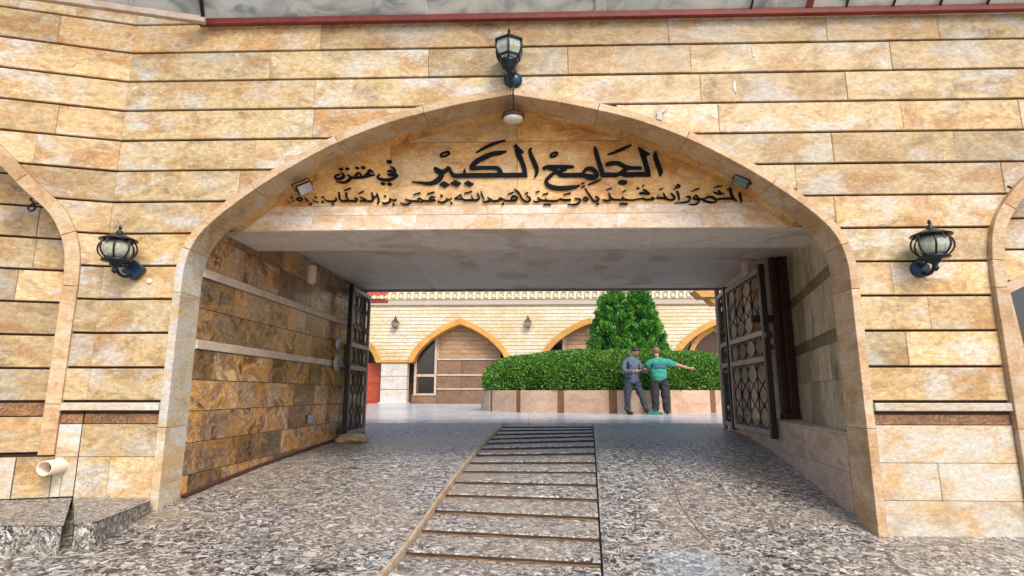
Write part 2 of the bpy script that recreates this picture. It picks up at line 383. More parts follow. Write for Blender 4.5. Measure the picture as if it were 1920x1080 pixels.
# ---------------------------------------------------------------- ground
def lerp_tab(tab, x):
    if x <= tab[0][0]: return tab[0][1]
    for (a, b), (c, e) in zip(tab, tab[1:]):
        if x <= c: return b+(e-b)*(x-a)/(c-a)
    return tab[-1][1]
LT = [(0, .18), (3.5, .40), (4.5, .46), (5.2, .54), (5.9, .595), (6.9, .66), (9.5, .76), (11.5, .9), (26, 1.0), (60, 1.1)]
RT = [(0, -.02), (4, .22), (5, .345), (5.5, .44), (6.6, .62), (7.8, .77), (8.9, .86), (11.5, .9), (26, 1.0), (60, 1.1)]
def g(x, y):
    t = max(0, min(1, (x+3.15)/6.1)); t = t*t*(3-2*t)
    return lerp_tab(LT, y)*(1-t)+lerp_tab(RT, y)*t
def sheet(name, xs, ys, f, mat, kind='structure', skirt=.3, parent=None):
    """Ground surface as a mesh over rows ys; xs(y) gives the columns of a row."""
    v = []; nx = None
    for y in ys:
        X = xs(y); nx = len(X)
        v += [(x, y, f(x, y)) for x in X]
    fs = [(j*nx+i, j*nx+i+1, (j+1)*nx+i+1, (j+1)*nx+i) for j in range(len(ys)-1) for i in range(nx-1)]
    b = len(v); edge = [i for i in range(nx)]+[j*nx+nx-1 for j in range(1, len(ys))]+[(len(ys)-1)*nx+i for i in range(nx-2, -1, -1)]+[j*nx for j in range(len(ys)-2, 0, -1)]
    v += [(v[i][0], v[i][1], v[i][2]-skirt) for i in edge]
    m = len(edge)
    fs += [(edge[k], b+k, b+(k+1) % m, edge[(k+1) % m]) for k in range(m)]
    o = mesh_obj(name, v, fs, mat, parent, smooth=False)
    if kind: o['kind'] = kind
    return o
def frange(a, b, n): return [a+(b-a)*i/n for i in range(n+1)]
xl = lambda y: -.90+(y-4.1)*.058
xr = lambda y: .50+(y-4.1)*.105
YS = [-40, -20, -8, -3, 0]+frange(.5, 11.5, 44)
sheet('ground', lambda y: [-60, -20, -9, -4.6]+frange(-3.9, 3.9, 18)+[5, 9, 20, 60], [-40, -20, -8, -3, 0]+frange(1, 11.5, 20)+[14, 20, 30, 60], lambda x, y: g(x, y)-.12, M['concrete'])
sheet('ramp', lambda y: [-30, -9, -4.6]+frange(-3.9, xl(y)-.05, 12), YS, lambda x, y: g(x, y), M['chips'], skirt=.1)
sheet('ramp', lambda y: frange(xr(y)+.0, 3.9, 12)+[5, 9, 30], YS, lambda x, y: g(x, y), M['chips'], skirt=.1)
sheet('kerb_strip', lambda y: [xl(y)-.034, xl(y)-.018, xl(y)-.004], YS, lambda x, y: g(x, y)+.014+(.004 if x > xl(y)-.04 else 0), M['concrete'], skirt=.12)
sheet('ramp', lambda y: frange(xl(y)+.002, xr(y)-.012, 6), [-40, -10, 0, 3.42], lambda x, y: g(x, y)-.03, M['chips'], skirt=.08)
sheet('courtyard_paving', lambda y: [-30, -12, -6, -3.1, 0, 3, 6, 12, 30], [11.51, 13, 16, 20, 26, 31], lambda x, y: g(x, y)+.004, M['paving'], skirt=.1)
# shallow ribbed steps up the middle of the ramp
STEP_Y = [3.43, 3.86, 4.30, 4.77, 5.24, 5.72, 6.20, 6.68, 7.18, 7.70, 8.22, 8.76, 9.32, 9.90, 10.48, 11.03, 11.5]
stp = empty('stair_ribs', (0, 3.4, g(0, 3.4)), 0, 'shallow stone chip steps climbing the middle of the ramp', 'steps')
for i in range(len(STEP_Y)-1):
    y0, y1 = STEP_Y[i], STEP_Y[i+1]
    mb = MB(); n = 8; gap = .026+.010*rnd.random()
    drop = .012
    def top(x, y): return g(x, y)-drop-.030*(y-y0)/(y1-y0)
    V = []
    for (y, dz) in ((y0+gap, -.09), (y0+gap, -.008), (y0+gap+.012, 0), (y1-.002, 0), (y1-.002, -.2)):
        a, b = xl(y)+.004, xr(y)-.016
        V += [(x, y-3.4, top(x, y)+dz-g(0, 3.4)) for x in frange(a, b, n)]
    F = [(j*(n+1)+k, j*(n+1)+k+1, (j+1)*(n+1)+k+1, (j+1)*(n+1)+k) for j in range(4) for k in range(n)]
    mesh_obj('tread', V, F, M['chipstep'], stp, mats=[M['riser']], fmat=[1]*n+[0]*(3*n))
    # rusty-brown mortar at the foot of each riser
    V = []
    for (y, dz) in ((y0-.002, -.042), (y0+gap+.002, -.038)):
        a, b = xl(y)+.004, xr(y)-.016
        V += [(x, y-3.4, g(x, y0)-g(0, 3.4)+dz+.012*math.sin(x*23+i)*.3) for x in frange(a, b, n)]
    mesh_obj('joint_mortar', V, [(k, k+1, n+2+k, n+1+k) for k in range(n)], M['stepdirt'] if i < 8 else M['riser'], stp)

def ground_line(name, pts, wd, mat, dz=.004):
    V = []; P = catmull([(*p, 0.0) for p in pts], 5)
    for i, p in enumerate(P):
        a = P[max(0, i-1)]; b = P[min(len(P)-1, i+1)]; t_ = Vector((b[0]-a[0], b[1]-a[1])).normalized(); w_ = wd*rnd.uniform(.3, .6)
        for sg in (-1, 1): x, y = p[0]-t_.y*w_*sg, p[1]+t_.x*w_*sg; V.append((x, y, g(x, y)+dz))
    o = mesh_obj(name, V, [(2*i, 2*i+1, 2*i+3, 2*i+2) for i in range(len(P)-1)], mat); o['kind'] = 'structure'; return o
ground_line('ramp_joint', [(1.42, 4.75), (1.40, 5.5), (1.50, 6.3), (1.46, 7.4), (1.36, 8.6)], .013, M['stepdirt'])
ground_line('ramp_joint', [(1.95, 5.6), (2.02, 6.4), (2.1, 7.6), (2.3, 9.5)], .012, M['bandpale'])
ground_line('ramp_joint', [(-2.95, 6.9), (-2.2, 6.95), (-1.45, 7.0)], .010, M['riser'])
ground_line('ramp_joint', [(-3.3, 4.35), (-2.9, 4.15), (-2.3, 3.85)], .009, M['stepdirt'])
ground_line('ramp_joint', [(-3.86, 4.48), (-3.80, 4.0), (-3.75, 3.4)], .014, M['riser'])
ground_line('ramp_joint', [(.75, 7.9), (1.6, 7.95), (2.9, 7.9)], .009, M['riser'])

# ---------------------------------------------------------------- arch profiles
class Arch:
    def __init__(s, cx, prof): s.cx = cx; s.p = prof; s.top = max(z for _, z in prof)
    def half(s, z):
        if z >= s.top: return 0.0
        P = s.p                                   # apex first, going down
        for (a, za), (b, zb) in zip(P, P[1:]):
            if zb <= z <= za and za > zb: return a+(b-a)*(za-z)/(za-zb)
        return P[-1][0]
def offset(prof, dd):
    out = []
    for i, (x, z) in enumerate(prof):
        a = prof[max(0, i-1)]; b = prof[min(len(prof)-1, i+1)]
        tx, tz = b[0]-a[0], b[1]-a[1]; L = math.hypot(tx, tz)
        nx, nz = -tz/L, tx/L
        out.append((x+nx*dd, z+nz*dd))
    # keep the crown on the centre line
    (x1, z1), (x2, z2) = out[0], out[1]
    if x1 != 0: out[0] = (0.0, z1+(z1-z2)*(x1/(x2-x1)) if x2 != x1 else z1)
    return out
P_MAIN = [(0, 4.31), (.45, 4.225), (.83, 4.135), (1.25, 4.01), (1.75, 3.79), (2.25, 3.49), (2.6, 3.23), (2.83, 3.02), (2.95, 2.84), (3.005, 2.62), (3.01, 2.4)]
P_MAIN = catmull(P_MAIN, 5)+[(3.01, 1.2), (3.01, 0.2)]
CX = -.155
arch_in = Arch(CX, P_MAIN); P_OUT = offset(P_MAIN, .075); arch_out = Arch(CX, P_OUT)
P_SIDE = catmull([(0, 4.15), (.5, 3.95), (.9, 3.72), (1.19, 3.45), (1.42, 3.22), (1.58, 2.96), (1.64, 2.65), (1.65, 2.4)], 5)+[(1.65, 1.2), (1.65, .2)]
P_SIDE_IN = offset(P_SIDE, -.11)

def region_poly(z0, z1, a, b, L, Rr, n=10):
    """Part of the course z0..z1 between x=a and x=b that lies right of arch L and left of arch Rr."""
    zs = frange(z0, z1, n); lo = []; hi = []; runs = []
    for z in zs:
        l = a if L is None else (max(a, L.cx+L.half(z)) if z < L.top else a)
        r = b if Rr is None else (min(b, Rr.cx-Rr.half(z)) if z < Rr.top else b)
        if r-l > .012: lo.append((l, z)); hi.append((r, z))
    if len(lo) < 2: return None
    def thin(P):
        o = [P[0]]
        for i in range(1, len(P)-1):
            if abs(P[i][0]-o[-1][0]) > 1e-4 or abs(P[i+1][0]-P[i][0]) > 1e-4: o.append(P[i])
        return o+[P[-1]]
    return thin(hi)[::-1][::-1] and (thin(lo)+thin(hi)[::-1])[::-1]

GZ = [5.44, 5.13, 4.82, 4.51, 4.20, 3.89, 3.58, 3.27, 2.96, 2.65, 2.34, 2.03, 1.72, 1.425]
GRV = .021
def lay_courses(parent, x0, x1, arches, mat, yf, joint_seed, grooves=GZ, depth=.03, len_rng=(.9, 1.9), skip=None, only=None):
    rr = random.Random(joint_seed)
    for zt, zb in zip(grooves, grooves[1:]):
        A = [a for a in arches if a.top > zb]
        cuts = [x0]+[a.cx for a in A]+[x1]
        for s in range(len(cuts)-1):
            a, b = cuts[s], cuts[s+1]; L = A[s-1] if s > 0 else None; Rr = A[s] if s < len(A) else None
            x = a; js = [a]
            # start joints where stone actually is
            while x < b:
                x += rr.uniform(*len_rng)
                if b-x < .45: break
                js.append(x)
            js.append(b)
            for p, q in zip(js, js[1:]):
                if only and not only((p+q)/2, zb): continue
                poly = region_poly(zb+GRV/2, zt-GRV/2, p+.0012, q-.0012, L, Rr)
                if poly:
                    o = slab('slab', poly, yf+rr.uniform(-.003, .003), depth, mat, parent)
def core_wall(parent, x0, x1, arches, z0, z1, yf, yb, mat, name='wall_core'):
    mb = MB(); cuts = [x0]+[a.cx for a in arches]+[x1]
    for s in range(len(cuts)-1):
        L = arches[s-1] if s > 0 else None; Rr = arches[s] if s < len(arches) else None
        zs = sorted(set([z0, z1]+[z for A in (L, Rr) if A for _, z in A.p if z0 < z < z1]))
        l = []; r = []
        for z in zs:
            l.append(cuts[s] if L is None or z >= L.top else L.cx+L.half(z)); r.append(cuts[s+1] if Rr is None or z >= Rr.top else Rr.cx-Rr.half(z))
        n = len(zs)
        v = [(l[i], yf, zs[i]) for i in range(n)]+[(r[i], yf, zs[i]) for i in range(n)]+[(l[i], yb, zs[i]) for i in range(n)]+[(r[i], yb, zs[i]) for i in range(n)]
        f = []
        for i in range(n-1):
            f += [(i, n+i, n+i+1, i+1), (2*n+i+1, 3*n+i+1, 3*n+i, 2*n+i), (i+1, 2*n+i+1, 2*n+i, i), (n+i, 3*n+i, 3*n+i+1, n+i+1)]
        f += [(n-1, 2*n-1, 4*n-1, 3*n-1), (0, 2*n, 3*n, n)]
        mb.add(v, f)
    return mb.build(name, mat, parent)
def ring_stones(parent, cx, pin, pout, y0, y1, mat, seg=.7, sides=(-1, 1), zmin=(.3, .3), bev=.004, mats=None):
    """Arch stones between two matching outlines, cut every seg metres; each its own part."""
    for sd, zm in zip((-1, 1), zmin):
        if sd not in sides: continue
        acc = 0; start = 0; cutsL = [0]
        for i in range(1, len(pin)):
            dl = math.dist(pin[i], pin[i-1])
            if dl > seg:                                        # long straight jamb: subdivide below
                if i-1 > cutsL[-1]: cutsL.append(i-1)
                cutsL.append(i); acc = 0; continue
            acc += dl
            if acc > seg: cutsL.append(i); acc = 0
        if cutsL[-1] != len(pin)-1: cutsL.append(len(pin)-1)
        pieces = []
        for a, b in zip(cutsL, cutsL[1:]):
            I = pin[a:b+1]; O = pout[a:b+1]
            if b == a+1 and math.dist(I[0], I[1]) > seg:
                k = max(1, round(math.dist(I[0], I[1])/.85))
                for j in range(k):
                    f = lambda P, u: (P[0][0]+(P[1][0]-P[0][0])*u, P[0][1]+(P[1][1]-P[0][1])*u)
                    pieces.append(([f(I, j/k), f(I, (j+1)/k)], [f(O, j/k), f(O, (j+1)/k)]))
            else: pieces.append((I, O))
        for I, O in pieces:
            if max(z for _, z in I) < zm+.02: continue
            I = [(x, max(z, zm)) for x, z in I]; O = [(x, max(z, zm)) for x, z in O]
            def sh(P):                                          # hairline joint: pull both ends 1.5 mm inwards
                P = [list(p) for p in P]
                for e, o in ((0, 1), (-1, -2)):
                    L = math.dist(P[e], P[o]) or 1
                    if L > .01:
                        for c in (0, 1): P[e][c] += (P[o][c]-P[e][c])/L*.002
                return P
            I, O = sh(I), sh(O)
            poly = [(cx+sd*x, z) for x, z in I]+[(cx+sd*x, z) for x, z in O[::-1]]
            m_ = mat if mats is None else mats((sum(z for _, z in I)/len(I)), sd)
            slab('arch_stone', poly, y0+rnd.uniform(-.001, .001), y1-y0, m_, parent, bev)

# ---------------------------------------------------------------- main front wall of the gatehouse
FX0, FX1 = -3.92, 7.6
sideR = Arch(5.72, P_SIDE)
front = empty('gatehouse_wall', (0, 5, .3), 0, 'long front wall of honey stone slabs pierced by the wide pointed gateway', 'wall')
F0 = empty; front.location = (0, 0, 0)
core_wall(front, FX0, FX1, [arch_out, sideR], .15, 5.55, 5.031, 5.31, M['core'])
lay_courses(front, FX0, FX1, [arch_out, sideR], M['honey'], 5.0, 11)
ring_stones(front, CX, P_MAIN, P_OUT, 4.988, 5.30, M['trim'], .8, zmin=(.46, .30),
            mats=lambda z, sd: M['pale'] if (sd < 0 and z < 2.7) else (M['trim']))
ring_stones(front, CX, offset(P_MAIN, .012), offset(P_MAIN, .07), 5.303, 5.53, M['amber'], 1.1, zmin=(3.121, 3.121))
ring_stones(front, 5.72, P_SIDE_IN, P_SIDE, 4.95, 5.42, M['trim'], .5, zmin=(.3, .3))
def pier_base(parent, x0, x1, zs, zb, yf):
    MB().box(x0, x1, yf-.035, yf+.03, 1.345, 1.412, .006).build('sill', M['pale'], parent)
    MB().box(x0+.004, x1-.004, yf+.012, yf+.03, 1.316, 1.343).build('sill_bed', M['core'], parent)
    MB().box(x0+.003, x1-.003, yf+.006, yf+.03, 1.232, 1.315, .003).build('brown_band', M['darkband'], parent)
    tops = [1.228]+zs
    for i, (a, b) in enumerate(zip(tops, zs+[zb])):
        k = 1 if i % 2 == 0 else 2
        xs = [x0]+([x0+(x1-x0)*.42] if k == 2 else [])+[x1]
        for p, q in zip(xs, xs[1:]):
            slab('base_tile', [(p+.002, b+.002), (q-.002, b+.002), (q-.002, a-.002), (p+.002, a-.002)], yf, .03, M['honey'] if parent is front and x0 < 0 else M['pale'], parent, .003)
aL = CX-3.01-.075; aR = CX+3.01+.075
pier_base(front, FX0, aL-.003, [.95], .50, 5.0)
pier_base(front, aR+.003, 5.72-1.65-.003, [.92, .62], .30, 5.0)
# mortar patch above the right haunch of the gateway
pts = [(1.22, 4.03), (1.27, 4.02), (1.275, 4.09), (1.31, 4.12), (1.28, 4.135), (1.25, 4.10), (1.225, 4.09)]
slab('mortar_patch', pts, 4.978, .02, M['whitepier'], front, .002)
def wall_mark(name, px, pz, w_, h_, mat, yf, seed, parent):
    q = random.Random(seed); n = 11
    pts = [(px+w_*math.cos(2*math.pi*k/n)*q.uniform(.45, 1), pz+h_*math.sin(2*math.pi*k/n)*q.uniform(.45, 1)) for k in range(n)]
    slab(name, pts, yf, .01, mat, parent, .001)
for i, (px, pz, w_, h_) in enumerate([(2.18, 4.72, .028, .12), (1.98, 4.36, .022, .13), (-1.93, 4.37, .02, .07), (-1.97, 4.70, .02, .10), (-.98, 4.3, .04, .02)]):
    wall_mark('mortar_patch', px, pz, w_*.8, h_*.8, M['whitepier'], 4.9955, 40+i, front)
for i, (px, pz, r_) in enumerate([(3.41, 4.79, .022), (3.95, 2.33, .012), (-1.2, 4.62, .012), (3.1, 3.9, .009), (-3.33, 3.02, .012), (1.2, 4.9, .008), (-2.6, 4.35, .009), (2.2, 3.75, .01)]):
    wall_mark('pit', px, pz, r_, r_*.7, M['iron'], 4.9962, 60+i, front)
cr = [(3.45, 1.68), (3.52, 1.60), (3.54, 1.55), (3.47, 1.48), (3.44, 1.44), (3.50, 1.405)]
for (a, b), (c_, d_) in zip(cr, cr[1:]):
    L_ = math.hypot(c_-a, d_-b); nx, nz = -(d_-b)/L_*.006, (c_-a)/L_*.006
    slab('crack', [(a-nx, b-nz), (c_-nx, d_-nz), (c_+nx, d_+nz), (a+nx, b+nz)], 4.9958, .01, M['darkband'], front, .0008)
# niche behind the far-right arch: stone courses and a dark window with a sloping stone head
core_wall(front, 4.1, 7.4, [], .2, 4.2, 5.431, 5.60, M['core'], 'niche_core')
lay_courses(front, 4.12, 7.35, [], M['honey'], 5.40, 31, [4.1, 3.78, 3.47, 3.16, 2.85, 2.54, 2.23, 1.92, 1.60, 1.29, .98, .67, .3])
win = MB().prism([(4.62, 1.25), (6.8, 1.25), (6.8, 2.75), (5.7, 2.95), (4.52, 2.42)], 5.37, 5.39).build('window', M['darkglass'], front)
mb = MB(); fr = [(4.62, 1.25), (6.8, 1.25), (6.8, 2.75), (5.7, 2.95), (4.52, 2.42)]
for i in range(5):
    p, q = Vector(fr[i]), Vector(fr[(i+1) % 5]); dd = (q-p).normalized(); nn = Vector((dd.y, -dd.x))*.09
    mb.prism([tuple(p), tuple(q), tuple(q+nn), tuple(p+nn)][::-1], 5.345, 5.40)
mb.build('window_frame', M['trim'], win)
# rafter end above the niche (curved iron)
io = MB().tube([(4.35, 5.0, 3.34), (4.5, 5.02, 3.27), (4.7, 5.03, 3.26), (4.85, 5.05, 3.33)], .012, 6).build('iron_rod', M['iron'])
tag(io, 'thin curved black iron rod across the niche at the right edge', 'iron rod')

# ---------------------------------------------------------------- angled wall on the left, local frame: x runs left-to-right, facade normal -y
ANG = math.atan2(.2785, .9604)
LEN = 4.2
side = empty('side_wall', (FX0, 5.0, 0), ANG, 'angled honey stone wall with a blind arch, left of the gateway', 'wall')
# local x from -LEN to 0 (fold at 0); arch centre is left of the picture
sideL = Arch(-1.83, P_SIDE)
P_L = catmull([(0, 4.25), (.45, 4.02), (.8, 3.74), (1.12, 3.42), (1.36, 3.20), (1.50, 2.96), (1.565, 2.72), (1.58, 2.45)], 5)+[(1.58, 1.4), (1.58, .97)]
P_LIN = offset(P_L, -.12)
archL = Arch(-1.76, P_L)
core_wall(side, -LEN, -.002, [Arch(-1.76, P_L+[(1.58, .3)])], .3, 5.55, .031, .30, M['core'])
lay_courses(side, -LEN, .004, [archL], M['honey'], 0.0, 23)
ring_stones(side, -1.76, P_LIN, P_L, -.02, .34, M['trim'], .6, zmin=(.965, .965))
pier_base(side, -.178, -.004, [.95], .62, 0.0)
core_wall(side, -3.5, -.02, [], .3, 4.3, .351, .5, M['core'], 'niche_core')
lay_courses(side, -3.42, -.10, [], M['honey'], .325, 41, [4.2, 3.89, 3.58, 3.27, 2.96, 2.65, 2.34, 2.03, 1.72, 1.42], depth=.025)
MB().box(-3.42, -.10, .332, .35, 1.29, 1.405, .003).build('brown_band', M['darkband'], side)
slab('base_tile', [(-3.4, .97), (-.10, .97), (-.10, 1.28), (-3.4, 1.28)], .325, .025, M['honey'], side, .003)
for a, b in ((-3.4, -2.2), (-2.2, -1.0), (-1.0, -.46), (-.456, -.18)):
    slab('base_tile', [(a+.003, .62), (b-.003, .62), (b-.003, .955), (a+.003, .955)], .0, .03, M['pale'] if b < -.2 else M['honey'], side, .004)
hk = MB().tube(catmull([(0, 0, .10), (.02, -.03, .06), (-.01, -.05, .03), (.03, -.05, .0), (.0, -.05, -.03), (-.015, -.05, -.06), (.02, -.05, -.085), (.05, -.05, -.06), (.035, -.05, -.025), (.08, -.04, .0), (.12, -.01, .01)], 5), .009, 6).build('iron_hook', M['iron'])
hk.location = (-4.62, 4.95, 3.24); tag(hk, 'curled black iron hook hanging in the blind arch on the left', 'hook')
# white drain pipe coming out of the base of the side wall
pp = empty('drain_pipe', (-4.05, 4.93, .875), 0, 'short open white plastic drain pipe sticking out of the wall base', 'pipe')
mb = MB(); rr_, ri_ = .062, .052; n = 24; V = []
for (yy, r_) in ((.10, rr_), (-.12, rr_), (-.12, ri_), (.05, ri_)):
    for k in range(n):
        a = 2*math.pi*k/n; V.append((r_*math.cos(a)*1.15, yy, r_*math.sin(a)))
mb.add(V, [(j*n+k, j*n+(k+1) % n, (j+1)*n+(k+1) % n, (j+1)*n+k) for j in range(3) for k in range(n)])
mb.build('pipe_tube', M['creamcase'], pp, True)
MB().lathe([(.058, 0), (.058, .01)], (0, 0, 0), 20).build('pipe_dark', M['iron'], pp).matrix_local = Matrix.Translation((0, .02, 0)) @ Matrix.Rotation(R(90), 4, 'X')
bt = MB().lathe([(.024, 0), (.024, .012), (.012, .02)], (0, 0, 0), 16).build('junction_cap', M['white'])
bt.location = (-3.47, 4.998, 2.505); bt.rotation_euler = (R(90), 0, 0)
tag(bt, 'small round white cap on the pier beside the left lantern', 'cap')

# granite ledge at the foot of the left pier
led = empty('granite_ledge', (-3.6, 4.8, .4), 0, 'rough grey granite ledge along the foot of the left pier', 'ledge')
def ledge(name, P, zt, zb, zt2=None):
    n = len(P); c = (-3.6, 4.8, .4)
    v = [(x-c[0], y-c[1], zt-c[2]) for x, y in P]+[(x-c[0], y-c[1], zb-c[2]) for x, y in P]
    o = mesh_obj(name, v, [tuple(range(n))]+[(i, i+n, (i+1) % n+n, (i+1) % n)[::-1] for i in range(n)], M['granite'], led)
    bv = o.modifiers.new('b', 'BEVEL'); bv.width = .008; bv.segments = 1
ledge('ledge_block', [(-6.5, 3.5), (-4.6, 3.96), (-3.17, 3.98), (-3.93, 4.99), (-6.5, 4.27)], .612, .36)
ledge('ledge_block', [(-3.125, 4.04), (-3.04, 4.12), (-3.17, 4.90), (-3.26, 4.985), (-3.885, 4.985)], .612, .34)
# ---------------------------------------------------------------- tympanum, lintel, ceiling
tym = empty('tympanum', (0, 0, 0), 0, 'amber stone panel filling the head of the gateway arch behind the lettering', 'stone panel')
TY = 5.495
tarch = Arch(CX, [(x, z) for x, z in offset(P_MAIN, .03)])
MB().prism([(CX+s*x, z) for s, P in ((1, tarch.p[::-1]), (-1, tarch.p[1:])) for x, z in P if z > 3.12][::-1], TY+.03, 5.56).build('backing', M['amber'], tym)
def tym_poly(z0, z1, a, b):
    P = []; Q = []
    for z in frange(z0, z1, 40):
        h = tarch.half(z); l = max(a, CX-h); r = min(b, CX+h)
        if r-l > .01: P.append((l, z)); Q.append((r, z))
    return (P+Q[::-1])[::-1] if len(P) > 1 else None
for zb, zt, cuts, m_ in ((3.125, 3.275, [-3.2, -2.2, -1.13, -.25, .9, 1.75, 3], 'lintel'), (3.28, 3.375, [-3.2, -1.6, -.4, .8, 2.0, 3], 'lintel'), (3.38, 4.06, [-3.2, -1.42, -.1, 1.8, 3], 'amber'), (4.065, 4.4, [-3.2, -.1, 3], 'amber')):
    for a, b in zip(cuts, cuts[1:]):
        p = tym_poly(zb, zt, a+.0015, b-.0015)
        if p: slab('slab', p, TY, .03, M[m_], tym, .002)
ce = empty('passage_ceiling', (0, 0, 0), 0, 'smooth grey slab ceiling of the gateway passage with a dropped front beam', 'ceiling')
MB().box(-3.3, 3.15, 5.50, 6.32, 3.12, 3.60, .004).build('front_beam', M['ceil'], ce)
xs = [-3.35, -1.7, 0, 1.75, 4.1]
for a, b in zip(xs, xs[1:]):
    MB().box(a+.001, b-.001, 6.322, 10.25, 3.375, 3.6, .002).build('ceiling_panel', M['ceil'], ce)
MB().box(-4.3, 4.8, 5.62, 10.3, 3.61, 3.95).build('unseen_roof_cover', M['concrete'], ce)  # unseen slab added over the ceiling to stop light leaking in
MB().box(-3.35, 4.1, 10.252, 10.32, 3.34, 3.62).build('steel_edge', M['ironframe'], ce)

# ---------------------------------------------------------------- Arabic lettering on the tympanum
def trace_to_wall(px, py, Y):
    a = (px-960)/1060; b = (540-py)/1060
    fy = math.cos(PITCH)-b*math.sin(PITCH); uz = math.sin(PITCH)+b*math.cos(PITCH)
    x = a*math.cos(YAW)-fy*math.sin(YAW); y = a*math.sin(YAW)+fy*math.cos(YAW)
    return x*Y/y, 1.5+uz*Y/y
def stroke_poly(pts, org, s):
    """Brush stroke with changing width measured on the wall."""
    P = catmull([tuple(map(float, p)) for p in pts], 6) if len(pts) > 2 else [tuple(map(float, p)) for p in pts]
    wl = []
    for x, y, wd in P:
        X, Z = trace_to_wall(org[0]+x/s, org[1]+y/s, 5.46); wl.append((X, Z, max(.0045, wd/s*5.46/1060*(.95 if s < 9.5 else .80))))
    L = []; Q = []
    for i, (x, z, wd) in enumerate(wl):
        a = wl[max(0, i-1)]; b = wl[min(len(wl)-1, i+1)]; tx, tz = b[0]-a[0], b[1]-a[1]; l = math.hypot(tx, tz) or 1
        nx, nz = -tz/l*wd/2, tx/l*wd/2; L.append((x+nx, z+nz)); Q.append((x-nx, z-nz))
    return L, Q
_lay = [0]
def word(name, parent, org, s, strokes=(), polys=(), dots=(), rings=()):
    mb = MB()
    def ribbon(L, Q, closed=False):
        _lay[0] = (_lay[0]+1) % 9
        yf = TY-.022-_lay[0]*.0008; yb = TY-.001; n = len(L)
        v = [(x, yf, z) for x, z in L]+[(x, yf, z) for x, z in Q]+[(x, yb, z) for x, z in L]+[(x, yb, z) for x, z in Q]
        f = []
        rng = range(n) if closed else range(n-1)
        for i in rng:
            j = (i+1) % n
            f += [(i, j, n+j, n+i), (i, 2*n+i, 2*n+j, j), (n+i, n+j, 3*n+j, 3*n+i)]
        if not closed: f += [(0, n, 3*n, 2*n), (n-1, 3*n-1+0, 4*n-1, 2*n-1)]
        mb.add(v, f)
    for st_ in strokes: ribbon(*stroke_poly(st_, org, s))
    for cx, cy, rx, ry, wd in rings:
        pts = [(cx+rx*math.cos(a)-ry*.35*math.sin(a), cy+ry*math.sin(a)-rx*.22*math.cos(a), wd) for a in [2*math.pi*k/8 for k in range(9)]]
        ribbon(*stroke_poly(pts, org, s))
    allp = list(polys)
    for cx, cy, rx, ry in dots: allp.append([(cx+rx*math.cos(a), cy+ry*math.sin(a)) for a in [2*math.pi*k/10 for k in range(10)]])
    for P in allp:
        _lay[0] = (_lay[0]+1) % 9
        q = [trace_to_wall(org[0]+x/s, org[1]+y/s, 5.46) for x, y in P]
        if area(q) < 0: q = q[::-1]
        mb.prism(q, TY-.022-_lay[0]*.0008, TY-.001)
    return mb.build(name, M['letter'], parent)
ins = empty('arabic_inscription', (0, 0, 0), 0, 'large raised black Arabic lettering across the top of the stone panel', 'lettering')
word('word', ins, (1110, 250), 9,
  [[(1090, 290, 20), (1072, 350, 70), (1110, 480, 84), (1160, 610, 84), (1165, 670, 60), (1150, 712, 12)],
   [(825, 250, 60), (862, 340, 92), (905, 470, 88), (945, 610, 90), (958, 712, 90)], [(985, 678, 84), (760, 678, 84), (560, 680, 80), (470, 640, 70)],
   [(235, 515, 50), (330, 492, 72), (450, 492, 74), (560, 545, 66), (650, 568, 62), (845, 572, 50)], [(610, 575, 62), (540, 620, 70), (440, 680, 70), (300, 685, 80), (180, 688, 84)],
   [(48, 205, 20), (70, 290, 72), (115, 450, 78), (160, 590, 80), (195, 722, 84)], [(262, 348, 14), (400, 300, 40), (560, 232, 46), (668, 182, 26)]],
  polys=[[(783, 212), (985, 335), (900, 388), (820, 330)]], dots=[(525, 812, 82, 38)])
word('word', ins, (1000, 250), 9,
  [[(870, 690, 80), (680, 690, 80), (480, 690, 78), (430, 660, 70), (360, 600, 62), (250, 570, 60)], [(690, 550, 36), (600, 550, 62), (400, 548, 62), (240, 552, 66), (165, 585, 60)],
   [(560, 585, 50), (470, 620, 60), (400, 650, 55)], [(375, 640, 50), (270, 720, 58), (215, 800, 66), (270, 875, 78), (400, 912, 84), (560, 910, 78), (700, 890, 60), (792, 862, 12)],
   [(845, 650, 50), (900, 590, 58), (980, 580, 66), (1050, 630, 72), (1085, 700, 66), (1020, 738, 62), (930, 732, 66), (865, 690, 60)], [(1155, 760, 10), (1060, 800, 36), (925, 852, 12)], [(880, 690, 50), (960, 700, 46), (1050, 710, 40)]],
  rings=[(350, 345, 62, 34, 28)])
word('word', ins, (890, 250), 9,
  [[(965, 230, 16), (930, 285, 66), (985, 430, 86), (1040, 560, 86), (1048, 650, 60), (1008, 738, 12)], [(690, 195, 60), (735, 330, 100), (800, 470, 86), (840, 600, 86), (852, 722, 86)],
   [(888, 688, 80), (660, 688, 80), (470, 688, 82), (425, 620, 86), (370, 570, 66), (200, 565, 60), (20, 570, 64), (-60, 585, 40)],
   [(430, 692, 82), (200, 692, 82), (-150, 695, 80), (-330, 700, 74), (-390, 660, 70), (-435, 560, 50)], [(-62, 592, 50), (-52, 540, 78), (30, 460, 86), (150, 392, 86), (300, 332, 80), (430, 312, 70), (540, 288, 14)],
   [(24, 312, 16), (150, 235, 42), (330, 155, 46), (518, 104, 20)]],
  polys=[[(655, 195), (700, 170), (828, 300), (770, 352)]])
